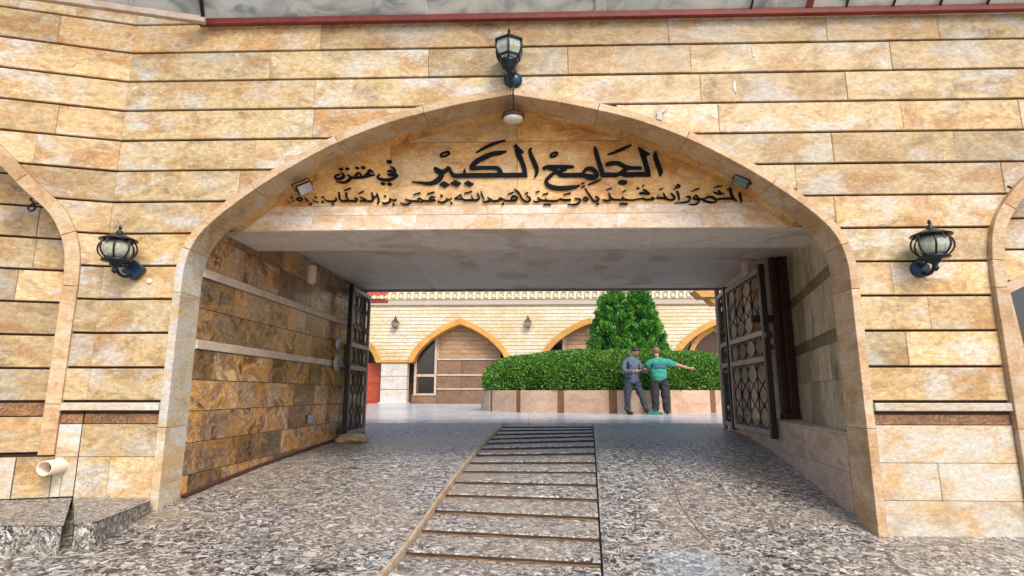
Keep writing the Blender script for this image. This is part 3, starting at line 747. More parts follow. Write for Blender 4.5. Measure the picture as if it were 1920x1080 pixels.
word('word', ins, (765, 250), 9,
  [[(952, 588, 14), (952, 640, 60), (965, 700, 66)], [(690, 555, 55), (630, 615, 66), (560, 645, 80)], [(445, 560, 50), (485, 612, 100), (560, 650, 90), (545, 720, 100), (480, 788, 92), (380, 828, 70), (250, 824, 48), (60, 800, 6)]],
  polys=[[(520, 850), (600, 795), (697, 845), (620, 905)], [(708, 832), (790, 775), (892, 825), (820, 885)], [(940, 830), (1010, 785), (1107, 840), (1040, 885)]], rings=[(620, 335, 78, 34, 30)])
word('word', ins, (610, 280), 9,
  [[(1095, 285, 20), (1155, 320, 52), (1155, 375, 52), (1110, 410, 40)], [(1038, 352, 26), (1120, 352, 40)], [(1040, 410, 28), (1120, 415, 44), (1215, 415, 36)],
   [(1218, 420, 30), (1150, 470, 46), (1050, 502, 46), (930, 492, 46), (872, 455, 36), (915, 402, 10)], [(830, 418, 12), (740, 425, 44), (680, 440, 50), (600, 455, 44), (430, 465, 44)], [(700, 362, 20), (750, 342, 46), (805, 382, 20)], [(740, 368, 40), (690, 405, 46), (650, 440, 40)],
   [(600, 450, 34), (585, 405, 34), (545, 385, 30), (505, 420, 36), (490, 460, 34)], [(350, 412, 12), (400, 440, 40), (410, 480, 46), (350, 530, 42), (280, 545, 36), (165, 532, 8)],
   [(255, 372, 24), (300, 420, 42), (275, 470, 46), (200, 486, 42), (150, 460, 36), (185, 420, 22), (240, 405, 24)]],
  dots=[(1070, 195, 50, 27), (965, 565, 44, 20), (1075, 572, 44, 20), (255, 322, 40, 18), (360, 315, 34, 20), (525, 300, 34, 18), (630, 295, 38, 19)])
S2 = 10.105; S3 = 11.29
word('word', ins, (1210, 330), S2,
  [[(1798, 245, 26), (1808, 350, 48), (1842, 488, 20)], [(1570, 245, 16), (1620, 235, 50), (1645, 340, 52), (1685, 415, 52), (1752, 462, 16)], [(1690, 420, 44), (1500, 412, 42), (1380, 430, 40), (1340, 480, 34), (1230, 482, 38), (1110, 442, 38), (1190, 388, 32), (1270, 385, 42), (1350, 430, 40)],
   [(1120, 425, 32), (1030, 415, 36), (975, 355, 28), (922, 392, 30), (960, 428, 34), (1030, 415, 40)], [(1035, 415, 42), (1015, 490, 42), (940, 525, 32), (830, 520, 6)], [(1310, 290, 26), (1400, 320, 46), (1512, 320, 16)], [(1398, 255, 24), (1445, 312, 40)], [(1310, 208, 12), (1390, 182, 30), (1472, 172, 12)],
   [(780, 378, 16), (850, 380, 36), (852, 440, 42), (780, 480, 32), (560, 500, 6)], [(880, 282, 6), (960, 245, 28), (1035, 222, 34)], [(608, 268, 30), (640, 350, 44), (652, 445, 20)], [(540, 240, 8), (600, 208, 24), (670, 188, 24), (620, 150, 24), (575, 190, 22)],
   [(490, 308, 16), (550, 370, 42), (560, 422, 42), (480, 440, 34), (400, 400, 36), (350, 300, 12)], [(420, 420, 36), (300, 400, 42), (230, 398, 26), (270, 330, 8)], [(275, 242, 26), (345, 214, 24)]])
word('word', ins, (1060, 330), S2,
  [[(1640, 385, 30), (1690, 420, 44), (1550, 432, 40), (1480, 412, 40), (1400, 420, 32), (1280, 440, 32), (1150, 430, 38), (1078, 380, 20)], [(1150, 432, 36), (950, 432, 40), (870, 400, 46), (830, 298, 16)], [(890, 420, 42), (800, 450, 36), (708, 430, 12)],
   [(1350, 215, 18), (1412, 216, 34)], [(1468, 182, 34), (1502, 158, 18)], [(1410, 310, 28), (1480, 310, 46), (1612, 332, 14)], [(1478, 238, 22), (1540, 270, 32), (1605, 325, 28)], [(1030, 510, 22), (1100, 510, 32), (1190, 516, 20)], [(780, 246, 8), (885, 212, 26)], [(1088, 286, 8), (1155, 254, 26)],
   [(570, 368, 16), (630, 400, 36), (630, 450, 42), (550, 460, 42), (500, 400, 42), (380, 215, 18)], [(380, 380, 28), (435, 430, 40), (385, 452, 32), (340, 420, 26), (380, 380, 28)], [(180, 404, 8), (290, 432, 38), (262, 490, 42), (180, 525, 32), (50, 520, 6)], [(305, 132, 16), (368, 108, 22)], [(300, 205, 12), (372, 165, 30)]],
  dots=[(620, 515, 32, 15)])
word('word', ins, (920, 335), S2,
  [[(1525, 385, 40), (1400, 390, 42), (1320, 372, 28), (1250, 405, 32), (1080, 402, 32), (1038, 348, 16)], [(1080, 402, 32), (950, 385, 42), (888, 328, 12)], [(950, 390, 42), (880, 424, 32), (800, 400, 8)], [(1000, 475, 24), (1070, 472, 32), (1148, 478, 20)], [(980, 286, 8), (1092, 258, 26)], [(850, 242, 8), (930, 222, 22)], [(1378, 286, 8), (1520, 258, 26)],
   [(680, 298, 12), (750, 360, 38), (740, 400, 42), (680, 420, 38), (600, 370, 42), (530, 250, 38), (448, 182, 12)], [(640, 270, 12), (712, 248, 22)], [(390, 345, 30), (440, 312, 30), (502, 350, 42), (470, 392, 42), (390, 385, 36), (388, 340, 28)], [(320, 282, 6), (432, 238, 22)], [(470, 396, 42), (290, 396, 26), (188, 346, 22)], [(190, 382, 26), (80, 415, 32), (-20, 365, 30)]], dots=[(230, 460, 24, 14)])
word('word', ins, (790, 335), S3,
  [[(1700, 430, 26), (1660, 388, 26), (1620, 440, 32), (1500, 450, 32), (1400, 368, 16)], [(1480, 440, 32), (1350, 475, 38), (1288, 450, 8)], [(1265, 255, 36), (1290, 340, 38), (1332, 412, 16)], [(1180, 285, 28), (1222, 380, 42), (1190, 430, 42), (1100, 430, 38), (1058, 328, 16)], [(1120, 430, 42), (960, 440, 42), (880, 420, 38), (830, 308, 18)], [(825, 320, 20), (740, 380, 24), (702, 405, 28), (855, 412, 36)], [(900, 296, 6), (1072, 248, 22)],
   [(640, 384, 12), (592, 430, 32), (520, 400, 18)], [(520, 398, 18), (530, 440, 38), (450, 485, 42), (370, 470, 38), (338, 428, 10)], [(292, 368, 12), (210, 370, 32), (160, 420, 32), (292, 436, 24), (150, 455, 38), (0, 442, 40)], [(108, 306, 6), (272, 264, 24)]], dots=[(1730, 515, 24, 18), (420, 345, 30, 16), (630, 500, 26, 18)])
word('word', ins, (660, 335), S3,
  [[(1500, 450, 30), (1420, 392, 32), (1380, 440, 32), (1450, 474, 32), (1500, 450, 30)], [(1380, 460, 38), (1250, 452, 38), (1118, 420, 22)], [(1232, 460, 36), (1200, 510, 38), (1120, 530, 38), (1008, 488, 8)], [(1290, 322, 6), (1442, 280, 26)],
   [(932, 414, 28), (880, 440, 32), (780, 400, 16)], [(788, 420, 24), (790, 470, 38), (700, 510, 48), (628, 494, 28)], [(518, 295, 36), (550, 400, 48), (550, 480, 38), (520, 522, 10)], [(408, 275, 36), (430, 380, 50), (420, 450, 44), (330, 460, 38), (270, 430, 34)], [(430, 400, 30), (520, 340, 20)], [(150, 368, 16), (220, 400, 44), (292, 442, 42), (150, 456, 32)], [(120, 302, 8), (232, 250, 26)]], dots=[(690, 355, 28, 18), (870, 530, 28, 18)])
word('word', ins, (530, 335), S3,
  [[(1500, 388, 18), (1562, 402, 36), (1540, 450, 46), (1400, 452, 44), (1240, 452, 44), (1192, 400, 48), (1178, 270, 40)], [(1330, 275, 44), (1340, 380, 48), (1392, 440, 38)], [(1100, 376, 16), (1122, 430, 38), (1060, 466, 42), (930, 456, 38), (868, 402, 12)], [(1280, 238, 8), (1432, 182, 26)],
   [(740, 480, 6), (650, 460, 22), (618, 428, 18)], [(580, 480, 8), (590, 520, 26), (538, 542, 8)], [(450, 378, 18), (500, 440, 42), (542, 470, 16)], [(400, 402, 20), (340, 382, 22), (282, 420, 26), (340, 455, 28), (400, 420, 20)], [(150, 400, 20), (205, 378, 14)], [(90, 458, 14), (132, 490, 16)]], dots=[(1045, 525, 26, 18), (830, 375, 28, 16), (830, 480, 26, 18), (680, 380, 26, 14), (200, 455, 18, 12)])

# ---------------------------------------------------------------- passage walls
# left wall: local x runs along +Y (into the passage), outward normal (local -y) is +X
lw0, lw1 = Vector((-3.163, 5.305)), Vector((-3.05, 10.25))
lang = math.atan2((lw1-lw0).y, (lw1-lw0).x); LW = (lw1-lw0).length
pl = empty('passage_wall_left', (lw0.x, lw0.y, 0), lang, 'left passage wall of brown marbled tiles with two pale bands', 'wall')
MB().box(0, LW, .022, .35, .3, 3.6).build('wall_core', M['core'], pl)
rows = [(2.70, 3.04), (3.045, 3.37), (2.0, 2.30), (2.305, 2.60), (1.62, 1.905), (1.33, 1.615), (1.04, 1.325), (.75, 1.035), (.46, .745)]
for k, (a, b) in enumerate(rows):
    x = -rnd.uniform(.05, .45)
    while x < LW:
        wdt = rnd.choice((.30, .5, .56, .62, .7)); x2 = min(x+wdt, LW); xa = max(x, 0)
        if x2-xa > .03: slab('tile', [(xa+.002, a+.001), (x2-.002, a+.001), (x2-.002, b), (xa+.002, b)], rnd.uniform(-.002, .002), .02, M['brown'], pl, .002)
        x = x2
        if x >= LW-.02: break
for z in (2.605, 1.91):
    x = 0
    while x < LW:
        x2 = min(x+1.15, LW); MB().box(x+.001, x2-.001, -.018, .02, z+.001, z+.088, .003).build('band', M['bandpale'], pl); x = x2
mb = MB()
for a, b in zip(frange(0, LW, 12), frange(0, LW, 12)[1:]):
    za, zb = g(-3.1, 5.305+a), g(-3.1, 5.305+b)
    mb.add([(a, -.035, za), (b, -.035, zb), (b, -.035, zb+.03), (a, -.035, za+.03), (a, .0, za+.034), (b, .0, zb+.034)], [(0, 1, 2, 3), (3, 2, 5, 4)])
mb.build('skirting', M['core'], pl)
# right wall: low plinth then a set-back marble wall, then a short cross wall
def frame_between(name, p, q, label, cat):
    p, q = Vector(p), Vector(q); return empty(name, (p.x, p.y, 0), math.atan2((q-p).y, (q-p).x), label, cat), (q-p).length
PR0, PR1 = (2.862, 5.31), (3.42, 10.0)
plr, PL = frame_between('plinth_wall', (PR1[0], PR1[1]), (PR0[0], PR0[1]), 'low taupe stone plinth wall along the right side of the ramp', 'plinth')
MB().box(0, PL, .02, .6, .25, 1.10).build('plinth_core', M['core'], plr)
x = 0; i = 0
while x < PL:
    x2 = min(x+.36, PL)
    for a, b in ((.80, 1.118), (.44, .797), (.25, .437)):
        slab('plinth_tile', [(x+.0015, a), (x2-.0015, a), (x2-.0015, b), (x+.0015, b)], rnd.uniform(-.0015, .0015), .02, M['taupe'] if x > 1.4 else M['trim'], plr, .002)
    x = x2
MB().box(0, PL, -.004, .62, 1.119, 1.15, .004).build('plinth_cap', M['bandpale'], plr)
mw, ML = frame_between('marble_wall', (3.66, 7.95), (2.90, 5.32), 'polished olive marble wall above the plinth behind the right jamb', 'wall')
MB().box(0, ML, .02, .3, 1.15, 3.38).build('wall_core', M['core'], mw)
for a, b, m_ in ((1.152, 1.62, 'olive'), (1.623, 1.98, 'olive'), (1.983, 2.11, 'darkolive'), (2.113, 2.62, 'olive'), (2.623, 2.74, 'darkolive'), (2.743, 3.37, 'olive')):
    xs = frange(0, ML, 5 if m_ == 'olive' else 2)
    for p, q in zip(xs, xs[1:]):
        slab('marble_panel', [(p+.001, a), (q-.001, a), (q-.001, b), (p+.001, b)], rnd.uniform(-.001, .001), .02, M['olive'] if m_ == 'olive' else M['taupe2'] if 'taupe2' in M else M.setdefault('taupe2', stone_mat('dark_olive_marble', [(.3, (.16, .10, .04)), (.6, (.26, .19, .09))], 2.2, pits=0, patch=(.3, .23, .12), patch_amt=.3, stain=(.18, .10, .03), rough=.2)), mw, .0015)
cw = empty('cross_wall', (3.05, 8.0, 0), 0, 'short stone cross wall behind the right gate leaf', 'wall')
MB().box(0.1, 1.1, .02, .25, 1.15, 3.38).build('wall_core', M['rosy'], cw)
for a, b in ((1.152, 1.62), (1.63, 2.02), (2.03, 2.48), (2.56, 2.95), (2.96, 3.37)):
    for p, q in ((.1, .62), (.62, 1.1)):
        slab('slab', [(p+.002, a), (q-.002, a), (q-.002, b), (p+.002, b)], 0, .02, M['rosy'], cw, .003)
MB().box(4.0, 4.3, 5.6, 10.25, .5, 3.6).build('light_block_wall', M['concrete']); o = bpy.data.objects['light_block_wall']; tag(o, 'unseen plain concrete wall added beyond the right side of the passage to block side light', 'wall')  # hidden wall, added to keep side light out of the passage
rw, RL = frame_between('passage_wall_right', (3.52, 10.24), (3.27, 8.27), 'taupe tiled right passage wall behind the folded gate panel', 'wall')
MB().box(0, RL, .02, .45, 1.151, 3.37).build('wall_core', M['rosy'], rw)
for a, b in ((1.153, 1.55), (1.555, 1.95), (1.955, 2.35), (2.355, 2.85), (2.855, 3.37)):
    xs = frange(0, RL, 5)
    for p, q in zip(xs, xs[1:]):
        slab('tile', [(p+.002, a), (q-.002, a), (q-.002, b), (p+.002, b)], rnd.uniform(-.002, .002), .02, M['rosy'], rw, .002)
df = empty('door_frame', (3.5, 7.85, 1.15), 0, 'dark brown metal door frame standing on the plinth behind the right gate leaf', 'door frame')
MB().box(.0, .13, -.06, .06, 0, 2.22, .006).build('post', M['doorframe'], df)
MB().box(-.10, -.03, -.03, .05, 0, 2.22, .006).build('post', M['doorframe'], df)
MB().box(-.42, -.101, -.02, .03, 1.30, 1.40, .005).build('rail', M['doorframe'], df)
MB().box(-.10, .13, -.1, .07, -.001, .06, .005).build('foot', M['doorframe'], df)

# ---------------------------------------------------------------- wrought iron gates
def gate_leaf(name, p, q, z0, z1, label, seed, posts=True):
    p, q = Vector(p), Vector(q); L = (q-p).length
    e = empty(name, (p.x, p.y, z0), math.atan2((q-p).y, (q-p).x), label, 'gate', 'wrought iron gate leaves')
    H = z1-z0; fw = .055
    MB().box(0, .085, -.035, .035, -.03, H+.02, .004).build('post', M['iron'], e)
    MB().box(L-fw, L, -.025, .025, 0, H, .003).build('stile', M['ironframe'], e)
    MB().box(.086, .13, -.025, .025, 0, H, .003).build('stile', M['ironframe'], e)
    r1, r2 = H*.60, H*.445
    for a, b in ((0, .07), (r2-.035, r2+.035), (r1-.035, r1+.035), (H-.07, H)):
        MB().box(.131, L-fw-.001, -.022, .022, a, b, .003).build('rail', M['ironframe'], e)
    x0, x1 = .13, L-fw
    rr = random.Random(seed)
    for (za, zb, reps) in ((.07, r2-.035, 3), (r2+.035, r1-.035, 1), (r1+.035, H-.07, 3)):
        nb = 4; wcell = (x1-x0)/nb
        for k in range(nb):
            c = x0+wcell*(k+.5)
            for sgn in (-1, 1):
                pts = []
                for i in range(8*reps+1):
                    u = i/(8*reps); z = za+(zb-za)*u
                    pts.append((c+sgn*wcell*.46*math.sin(math.pi*reps*u)**1 if reps > 1 else c+sgn*wcell*.46*math.sin(math.pi*u), .006*sgn, z))
                MB().tube(pts, .009, 5).build('scroll_bar', M['rustiron'] if k % 2 else M['iron'], e)
            if reps > 1 and k % 2 == 0:
                z = za+(zb-za)*.5
                MB().box(c-.02, c+.02, -.012, .012, za+(zb-za)/3-.02, za+(zb-za)/3+.02).build('collar', M['iron'], e)
        for k in range(1, nb):
            c = x0+wcell*k
            MB().tube([(c, 0, za), (c, 0, zb)], .0075, 5).build('bar', M['iron'], e)
    for i, (zz) in enumerate((za, za+.18)):
        pass
    return e, L, H, (r1+r2)/2
e1, L1, H1, m1 = gate_leaf('iron_gate', (-2.92, 9.12), (-2.93, 10.28), .82, 3.26, 'wrought iron gate leaf swung open against the left passage wall', 3)
lb = MB().box(-.06, -.001, -.05, .05, m1-.16, m1+.16, .004).build('lock_box', M['iron'], e1)
e2, L2, H2, m2 = gate_leaf('iron_gate', (3.045, 7.28), (3.18, 9.0), .965, 3.13, 'wide wrought iron gate leaf standing open on the right, latch toward the viewer', 4)
lt = MB().box(-.07, -.001, -.05, .05, m2-.06, m2+.0, .005).box(-.09, -.001, -.04, .04, m2+.08, m2+.16, .005).build('latch', M['iron'], e2)
e3, L3, H3, m3 = gate_leaf('iron_gate', (3.195, 9.08), (3.34, 9.9), .965, 3.16, 'narrow folded gate panel just beyond the wide right leaf', 5)
gp = MB().box(-3.06, -2.99, 10.27, 10.34, .8, 3.36, .004).build('gate_post', M['greysteel']); tag(gp, 'slim light grey steel post at the far edge of the left gate', 'post')
gp = MB().box(3.40, 3.47, 10.20, 10.27, .85, 3.36, .004).build('gate_post', M['greysteel']); tag(gp, 'slim light grey steel post at the far edge of the right gate', 'post')
# things fixed to the left passage wall
cl = empty('wall_light', (-2.98, 7.55, 3.10), 0, 'cream cylindrical light fixture high on the left passage wall', 'light')
MB().lathe([(.02, -.13), (.05, -.125), (.064, -.10), (.066, .10), (.06, .125), (.02, .13)], n=20).build('casing', M['creamcase'], cl, True)
MB().tube([(0, 0, .12), (-.06, 0, .22)], .012, 8).build('bracket', M['steel'], cl)
MB().tube([(.01, 0, -.12), (.05, .12, -.24), (.08, .28, -.34)], .008, 6).build('cable', M['steel'], cl)
for zz, r_, lab in ((1.96, .15, 'large round frosted disc on the wall beside the left gate post'), (2.27, .11, 'smaller round frosted disc above the large one by the left gate')):
    o = MB().lathe([(r_*.9, 0), (r_, .01), (r_, .02), (r_*.8, .035), (.01, .04)], n=28).build('wall_disc', M['greysteel'], None, True)
    o.location = (-3.045, 8.95, zz); o.rotation_euler = (0, R(90), 0); tag(o, lab, 'disc')
o = MB().box(-.008, .008, -.09, .09, -.06, .06, .003).build('socket_plate', M['steel']); o.location = (-3.075, 8.1, 1.13); tag(o, 'small grey cover plate low on the left passage wall', 'cover plate')
# rock at the gate foot
bm = bmesh.new(); bmesh.ops.create_icosphere(bm, subdivisions=3, radius=1)
rk = random.Random(2)
for v in bm.verts:
    n_ = math.sin(v.co.x*3.1+1)*math.cos(v.co.y*4.3)*.12+math.sin(v.co.z*5+v.co.x*4)*.08+rk.uniform(-.03, .03)
    v.co *= (1+n_); v.co = Vector((v.co.x*.26, v.co.y*.17, max(v.co.z, -.5)*.09))
me = bpy.data.meshes.new('rock'); bm.to_mesh(me); bm.free(); me.materials.append(M['rock'])
o = bpy.data.objects.new('rock', me); COL.objects.link(o); o.location = (-2.74, 9.0, g(-2.8, 9.0)+.045)
tag(o, 'flat ochre rock wedged at the foot of the left gate leaf', 'rock')

# ---------------------------------------------------------------- lanterns and floodlights
def lantern(loc, wall_dir, label, style='round', s=1.0, arm=(0, .2), plate='disc'):
    e = empty('wall_lantern', loc, 0, label, 'lantern', 'black wall lanterns on the front')
    n = 8
    if style == 'round':
        MB().lathe([(.005, .235), (.012, .225), (.014, .20), (.006, .19), (.022, .18), (.03, .165), (.03, .15), (.055, .14), (.10, .115), (.145, .095), (.147, .085), (.10, .088), (.02, .09)], n=28).build('roof', M['lamp'], e, True)
        MB().lathe([(.07, .085), (.105, .04), (.112, .0), (.10, -.05), (.07, -.085)], n=24).build('glass', M['lampglass'], e, True)
        for k in range(n):
            a = 2*math.pi*(k+.5)/n
            pr = [(.11, .085), (.135, .05), (.145, .01), (.14, -.03), (.115, -.07), (.085, -.095)]
            MB().tube([(r*math.cos(a), r*math.sin(a), z) for r, z in catmull(pr, 3)], .008, 6).build('rib', M['lamp'], e, True)
        MB().lathe([(.02, -.085), (.09, -.088), (.105, -.095), (.115, -.105), (.112, -.115), (.05, -.125), (.045, -.15), (.022, -.165), (.02, -.19), (.028, -.2), (.02, -.215), (.006, -.23)], n=24).build('base', M['lamp'], e, True)
    else:
        MB().lathe([(.005, .25), (.013, .24), (.014, .225), (.005, .215), (.02, .205), (.02, .19), (.06, .17), (.10, .14), (.128, .118), (.13, .105), (.02, .106)], n=6, rot=R(30)).build('roof', M['lamp'], e)
        MB().lathe([(.108, .104), (.112, .03), (.09, -.03)], n=6, rot=R(30)).build('glass', M['lampglass'], e)
        MB().lathe([(.088, -.045), (.066, -.075)], n=6, rot=R(30)).build('lower_glass', M['lampglass'], e)
        for k in range(6):
            a = 2*math.pi*k/6+R(30)
            MB().tube([(r*math.cos(a), r*math.sin(a), z) for r, z in ((.118, .106), (.122, .05), (.112, .0), (.094, -.04), (.068, -.08))], .009, 6).build('rib', M['lamp'], e, True)
        MB().lathe([(.09, -.028), (.104, -.03), (.104, -.044), (.09, -.046)], n=6, rot=R(30)).build('band', M['lamp'], e)
        MB().lathe([(.075, -.075), (.07, -.1), (.05, -.115), (.055, -.14), (.03, -.16), (.02, -.18), (.005, -.19)], n=16).build('base', M['lamp'], e, True)
    ax, ay = arm
    MB().tube(catmull([(0, 0, -.16), (ax*.2, ay*.25, -.225), (ax*.5, ay*.6, -.235), (ax*.85, ay*.85, -.19), (ax, ay, -.16)], 5), .014, 8).tube(catmull([(0, 0, -.12), (ax*.4, ay*.35, -.12), (ax*.7, ay*.7, -.15)], 4), .009, 6).build('arm', M['lamp'], e, True)
    pm = MB()
    if plate == 'disc':
        pm.lathe([(.078, 0), (.078, .02), (.06, .045), (.02, .06), (.01, .06)], n=24)
        o = pm.build('wall_plate', M['bluebox'], e, True); o.location = (ax, ay-.0, -.17); o.rotation_euler = (R(90), 0, 0)
    else:
        o = pm.box(-.075, .075, -.05, .0, -.075, .075, .01).build('wall_plate', M['bluebox'], e); o.location = (ax, ay, -.16); o.rotation_euler = (0, R(38), 0)
    e.scale = (s*1.12, s, s)
    return e
lantern((-3.66, 4.80, 2.755), 0, 'ribbed black onion lantern with a square blue back plate, left pier', 'round', .95, (.05, .20), 'box')
lantern((3.47, 4.80, 2.74), 0, 'ribbed black onion lantern with a round blue back plate, right pier', 'round', .98, (.0, .20), 'disc')
ct = lantern((-.165, 4.82, 4.63), 0, 'six-sided black carriage lantern above the point of the gateway arch', 'hex', 1.02, (.03, .17), 'disc')
bh = empty('bulkhead_light', (-.135, 5.2, 4.225), 0, 'small oval bulkhead light under the point of the arch', 'light')
MB().lathe([(.10, 0), (.115, -.02), (.115, -.045), (.105, -.05)], n=24, sy=.8).build('rim', M['rustiron'], bh, True)
MB().lathe([(.10, -.046), (.095, -.075), (.06, -.095), (.01, -.10)], n=24, sy=.8).build('cover', M['white'], bh, True)
cb = MB().tube(catmull([(-.14, 4.93, 4.58), (-.10, 4.965, 4.50), (-.15, 4.965, 4.44), (-.125, 4.97, 4.36), (-.13, 4.96, 4.30), (-.13, 5.08, 4.27), (-.13, 5.2, 4.235)], 6), .008, 6).build('cable', M['rustiron'])
tag(cb, 'brown cable running from the top lantern to the bulkhead light', 'cable')
M['floodglass'] = plain('grey_green_flood_glass', (.12, .15, .13), .2, .2, .5, 20)
def flood(loc, rot, label, face):
    e = empty('floodlight', loc, 0, label, 'floodlight', 'floodlights inside the arch head'); e.rotation_euler = rot
    MB().box(-.085, .085, -.06, .0, -.06, .06, .008).build('housing', M['iron'], e)
    MB().box(-.075, .075, -.072, -.0605, -.052, .052, .003).build('glass', face, e)
    for k in range(5): MB().box(-.07+k*.033, -.06+k*.033, .001, .03, -.05, .05).build('fin', M['iron'], e)
    MB().tube([(-.095, -.03, 0), (-.1, .05, .07), (.1, .05, .07), (.095, -.03, 0)], .008, 6).build('bracket', M['iron'], e)
    e.scale = (.9, .9, .85)
    return e
flood((-2.22, 5.28, 3.50), (R(30), R(-32), R(25)), 'small floodlight with a steel face at the left haunch of the arch', M['greysteel'])
flood((2.07, 5.22, 3.50), (R(30), R(32), R(-25)), 'small dark floodlight at the right haunch of the arch', M['floodglass'])

# ---------------------------------------------------------------- awning along the wall top
def awning(name, p, q, zb, rise, out, label, muls, beam_mat, panels, redm=()):
    p, q = Vector(p), Vector(q); L = (q-p).length; e = empty(name, (p.x, p.y, zb), math.atan2((q-p).y, (q-p).x), label, 'awning')
    MB().box(0, L, -.06, -.005, 0, .065, .005).build('edge_beam', beam_mat, e)
    cuts = [0]+list(panels)+[L]
    for a, b in zip(cuts, cuts[1:]):
        v = [(a+.004, -.05, .066), (b-.004, -.05, .066), (b-.004, -.05-out, .066+rise), (a+.004, -.05-out, .066+rise)]
        v += [(x, y+.012, z+.012) for x, y, z in v]
        mesh_obj('panel', v, [(0, 3, 2, 1), (4, 5, 6, 7), (0, 1, 5, 4), (1, 2, 6, 5), (2, 3, 7, 6), (3, 0, 4, 7)], M['awning'], e)
    for x, wd, m_ in muls:
        mb = MB(); v = []
        for (yy, zz) in ((-.05, .05), (-.05-out, .05+rise)):
            v += [(x-wd/2, yy, zz-.012), (x+wd/2, yy, zz-.012), (x+wd/2, yy+.02, zz+.03), (x-wd/2, yy+.02, zz+.03)]
        mb.add(v, [(0, 1, 2, 3), (7, 6, 5, 4), (0, 4, 5, 1), (1, 5, 6, 2), (2, 6, 7, 3), (3, 7, 4, 0)])
        mb.build('rafter', m_, e)
    return e
awning('awning', (-3.24, 4.975), (7.6, 4.975), 5.07, .95, 1.0, 'pale panelled awning on a red steel beam along the front wall top',
       [(5.95, .055, M['redsteel'])]+[(6.3+.44*k, .012, M['iron']) for k in range(6)]+[(5.4, .012, M['iron']), (3.9, .012, M['greysteel'])], M['redsteel'],
       [1.0, 2.27, 4.0, 5.95, 6.3, 6.74, 7.18, 7.62, 8.06])
awning('awning', (-7.0, 3.83), (-3.14, 4.90), 5.04, .95, .9, 'pale panelled awning with a grey fascia over the angled left wall',
       [(3.985, .03, M['iron']), (2.93, .05, M['redsteel']), (3.37, .008, M['white'])], M['bandpale'], [2.93, 3.37])
# building mass behind the parapet so that the sky does not show between awning and roof
# ---------------------------------------------------------------- far side of the courtyard
FY = 26.0
far = empty('arcade_building', (0, 0, 0), 0, 'cream coursed arcade building with orange pointed arches across the courtyard', 'building')
P_F = catmull([(0, 4.89), (.55, 4.68), (1.1, 4.38), (1.65, 3.98), (2.1, 3.50), (2.3, 3.15), (2.35, 2.96)], 5)
P_FI = offset(P_F, -.27)
centres = [-15.1, -9.12, -3.14, 2.84, 8.82, 14.8]
fa = [Arch(c, P_F) for c in centres]
core_wall(far, -18, 18, fa, 2.955, 5.50, FY+.04, FY+.5, M['core'])
# thin courses, too fine to pick apart: one joined part
mb = MB(); zz = 2.96
k = 0
while zz < 5.46:
    zt = zz+.165
    A = [a for a in fa if a.top > zz]; cuts = [-18]+[a.cx for a in A]+[18]
    for s in range(len(cuts)-1):
        p = region_poly(zz+.009, zt-.009, cuts[s], cuts[s+1], A[s-1] if s > 0 else None, A[s] if s < len(A) else None, 4)
        if p:
            p = clean(p)
            if len(p) > 2:
                if area(p) < 0: p = p[::-1]
                mb.prism(p, FY, FY+.04)
    zz = zt; k += 1
o = mb.build('courses', M['cream'], far); o['kind'] = 'stuff'
for c in centres:
    for sd in (-1, 1):
        poly = [(c+sd*x, z) for x, z in P_FI]+[(c+sd*x, z) for x, z in P_F[::-1]]
        slab('arch_moulding', poly, FY-.09, .6, M['orange'], far, .02)
for i, c in enumerate([-12.11, -6.13, -.15, 5.83, 11.81]):
    pc = MB().box(c-.86, c+.86, FY-.14, FY+.5, 2.84, 2.95, .02).build('capital', M['orange'], far)
    for a, b in ((1.0, 1.62), (1.64, 2.22), (2.24, 2.82)):
        MB().box(c-.60, c+.60, FY-.06, FY+.45, a, b, .01).build('pier_block', M['whitepier'], far)
    MB().box(c-.59, c+.59, FY-.04, FY+.44, 1.0, 2.83).build('pier_core', M['core'], far)
    MB().box(c-.66, c+.66, FY-.2, FY+.5, .95, 1.06, .01).build('pier_foot', M['whitepier'], far)
MB().box(-18, 18, FY-.10, FY+.6, 5.50, 5.76, .02).build('string_course', M['greyband'], far)
mb = MB().box(-18, 18, FY-.14, FY+.6, 5.762, 6.16, .01)
fz = mb.build('frieze', M['creamfrieze'], far)
mb = MB(); x = -17.9
while x < 17.9:
    mb.box(x, x+.24, FY-.19, FY-.142, 5.82, 5.86).box(x, x+.05, FY-.19, FY-.142, 5.861, 6.06).box(x+.19, x+.24, FY-.19, FY-.142, 5.94, 6.06).box(x+.052, x+.24, FY-.19, FY-.142, 6.062, 6.10); x += .36
mb.build('frieze_pattern', M['greyband'], far)['kind'] = 'stuff'
MB().box(-18, 18, FY+1.2, FY+1.4, .8, 5.5).build('recess_wall', M['umber'], far)
MB().box(-18, 18, FY+.5, FY+1.2, 5.0, 5.5).build('recess_ceiling', M['greyband'], far)
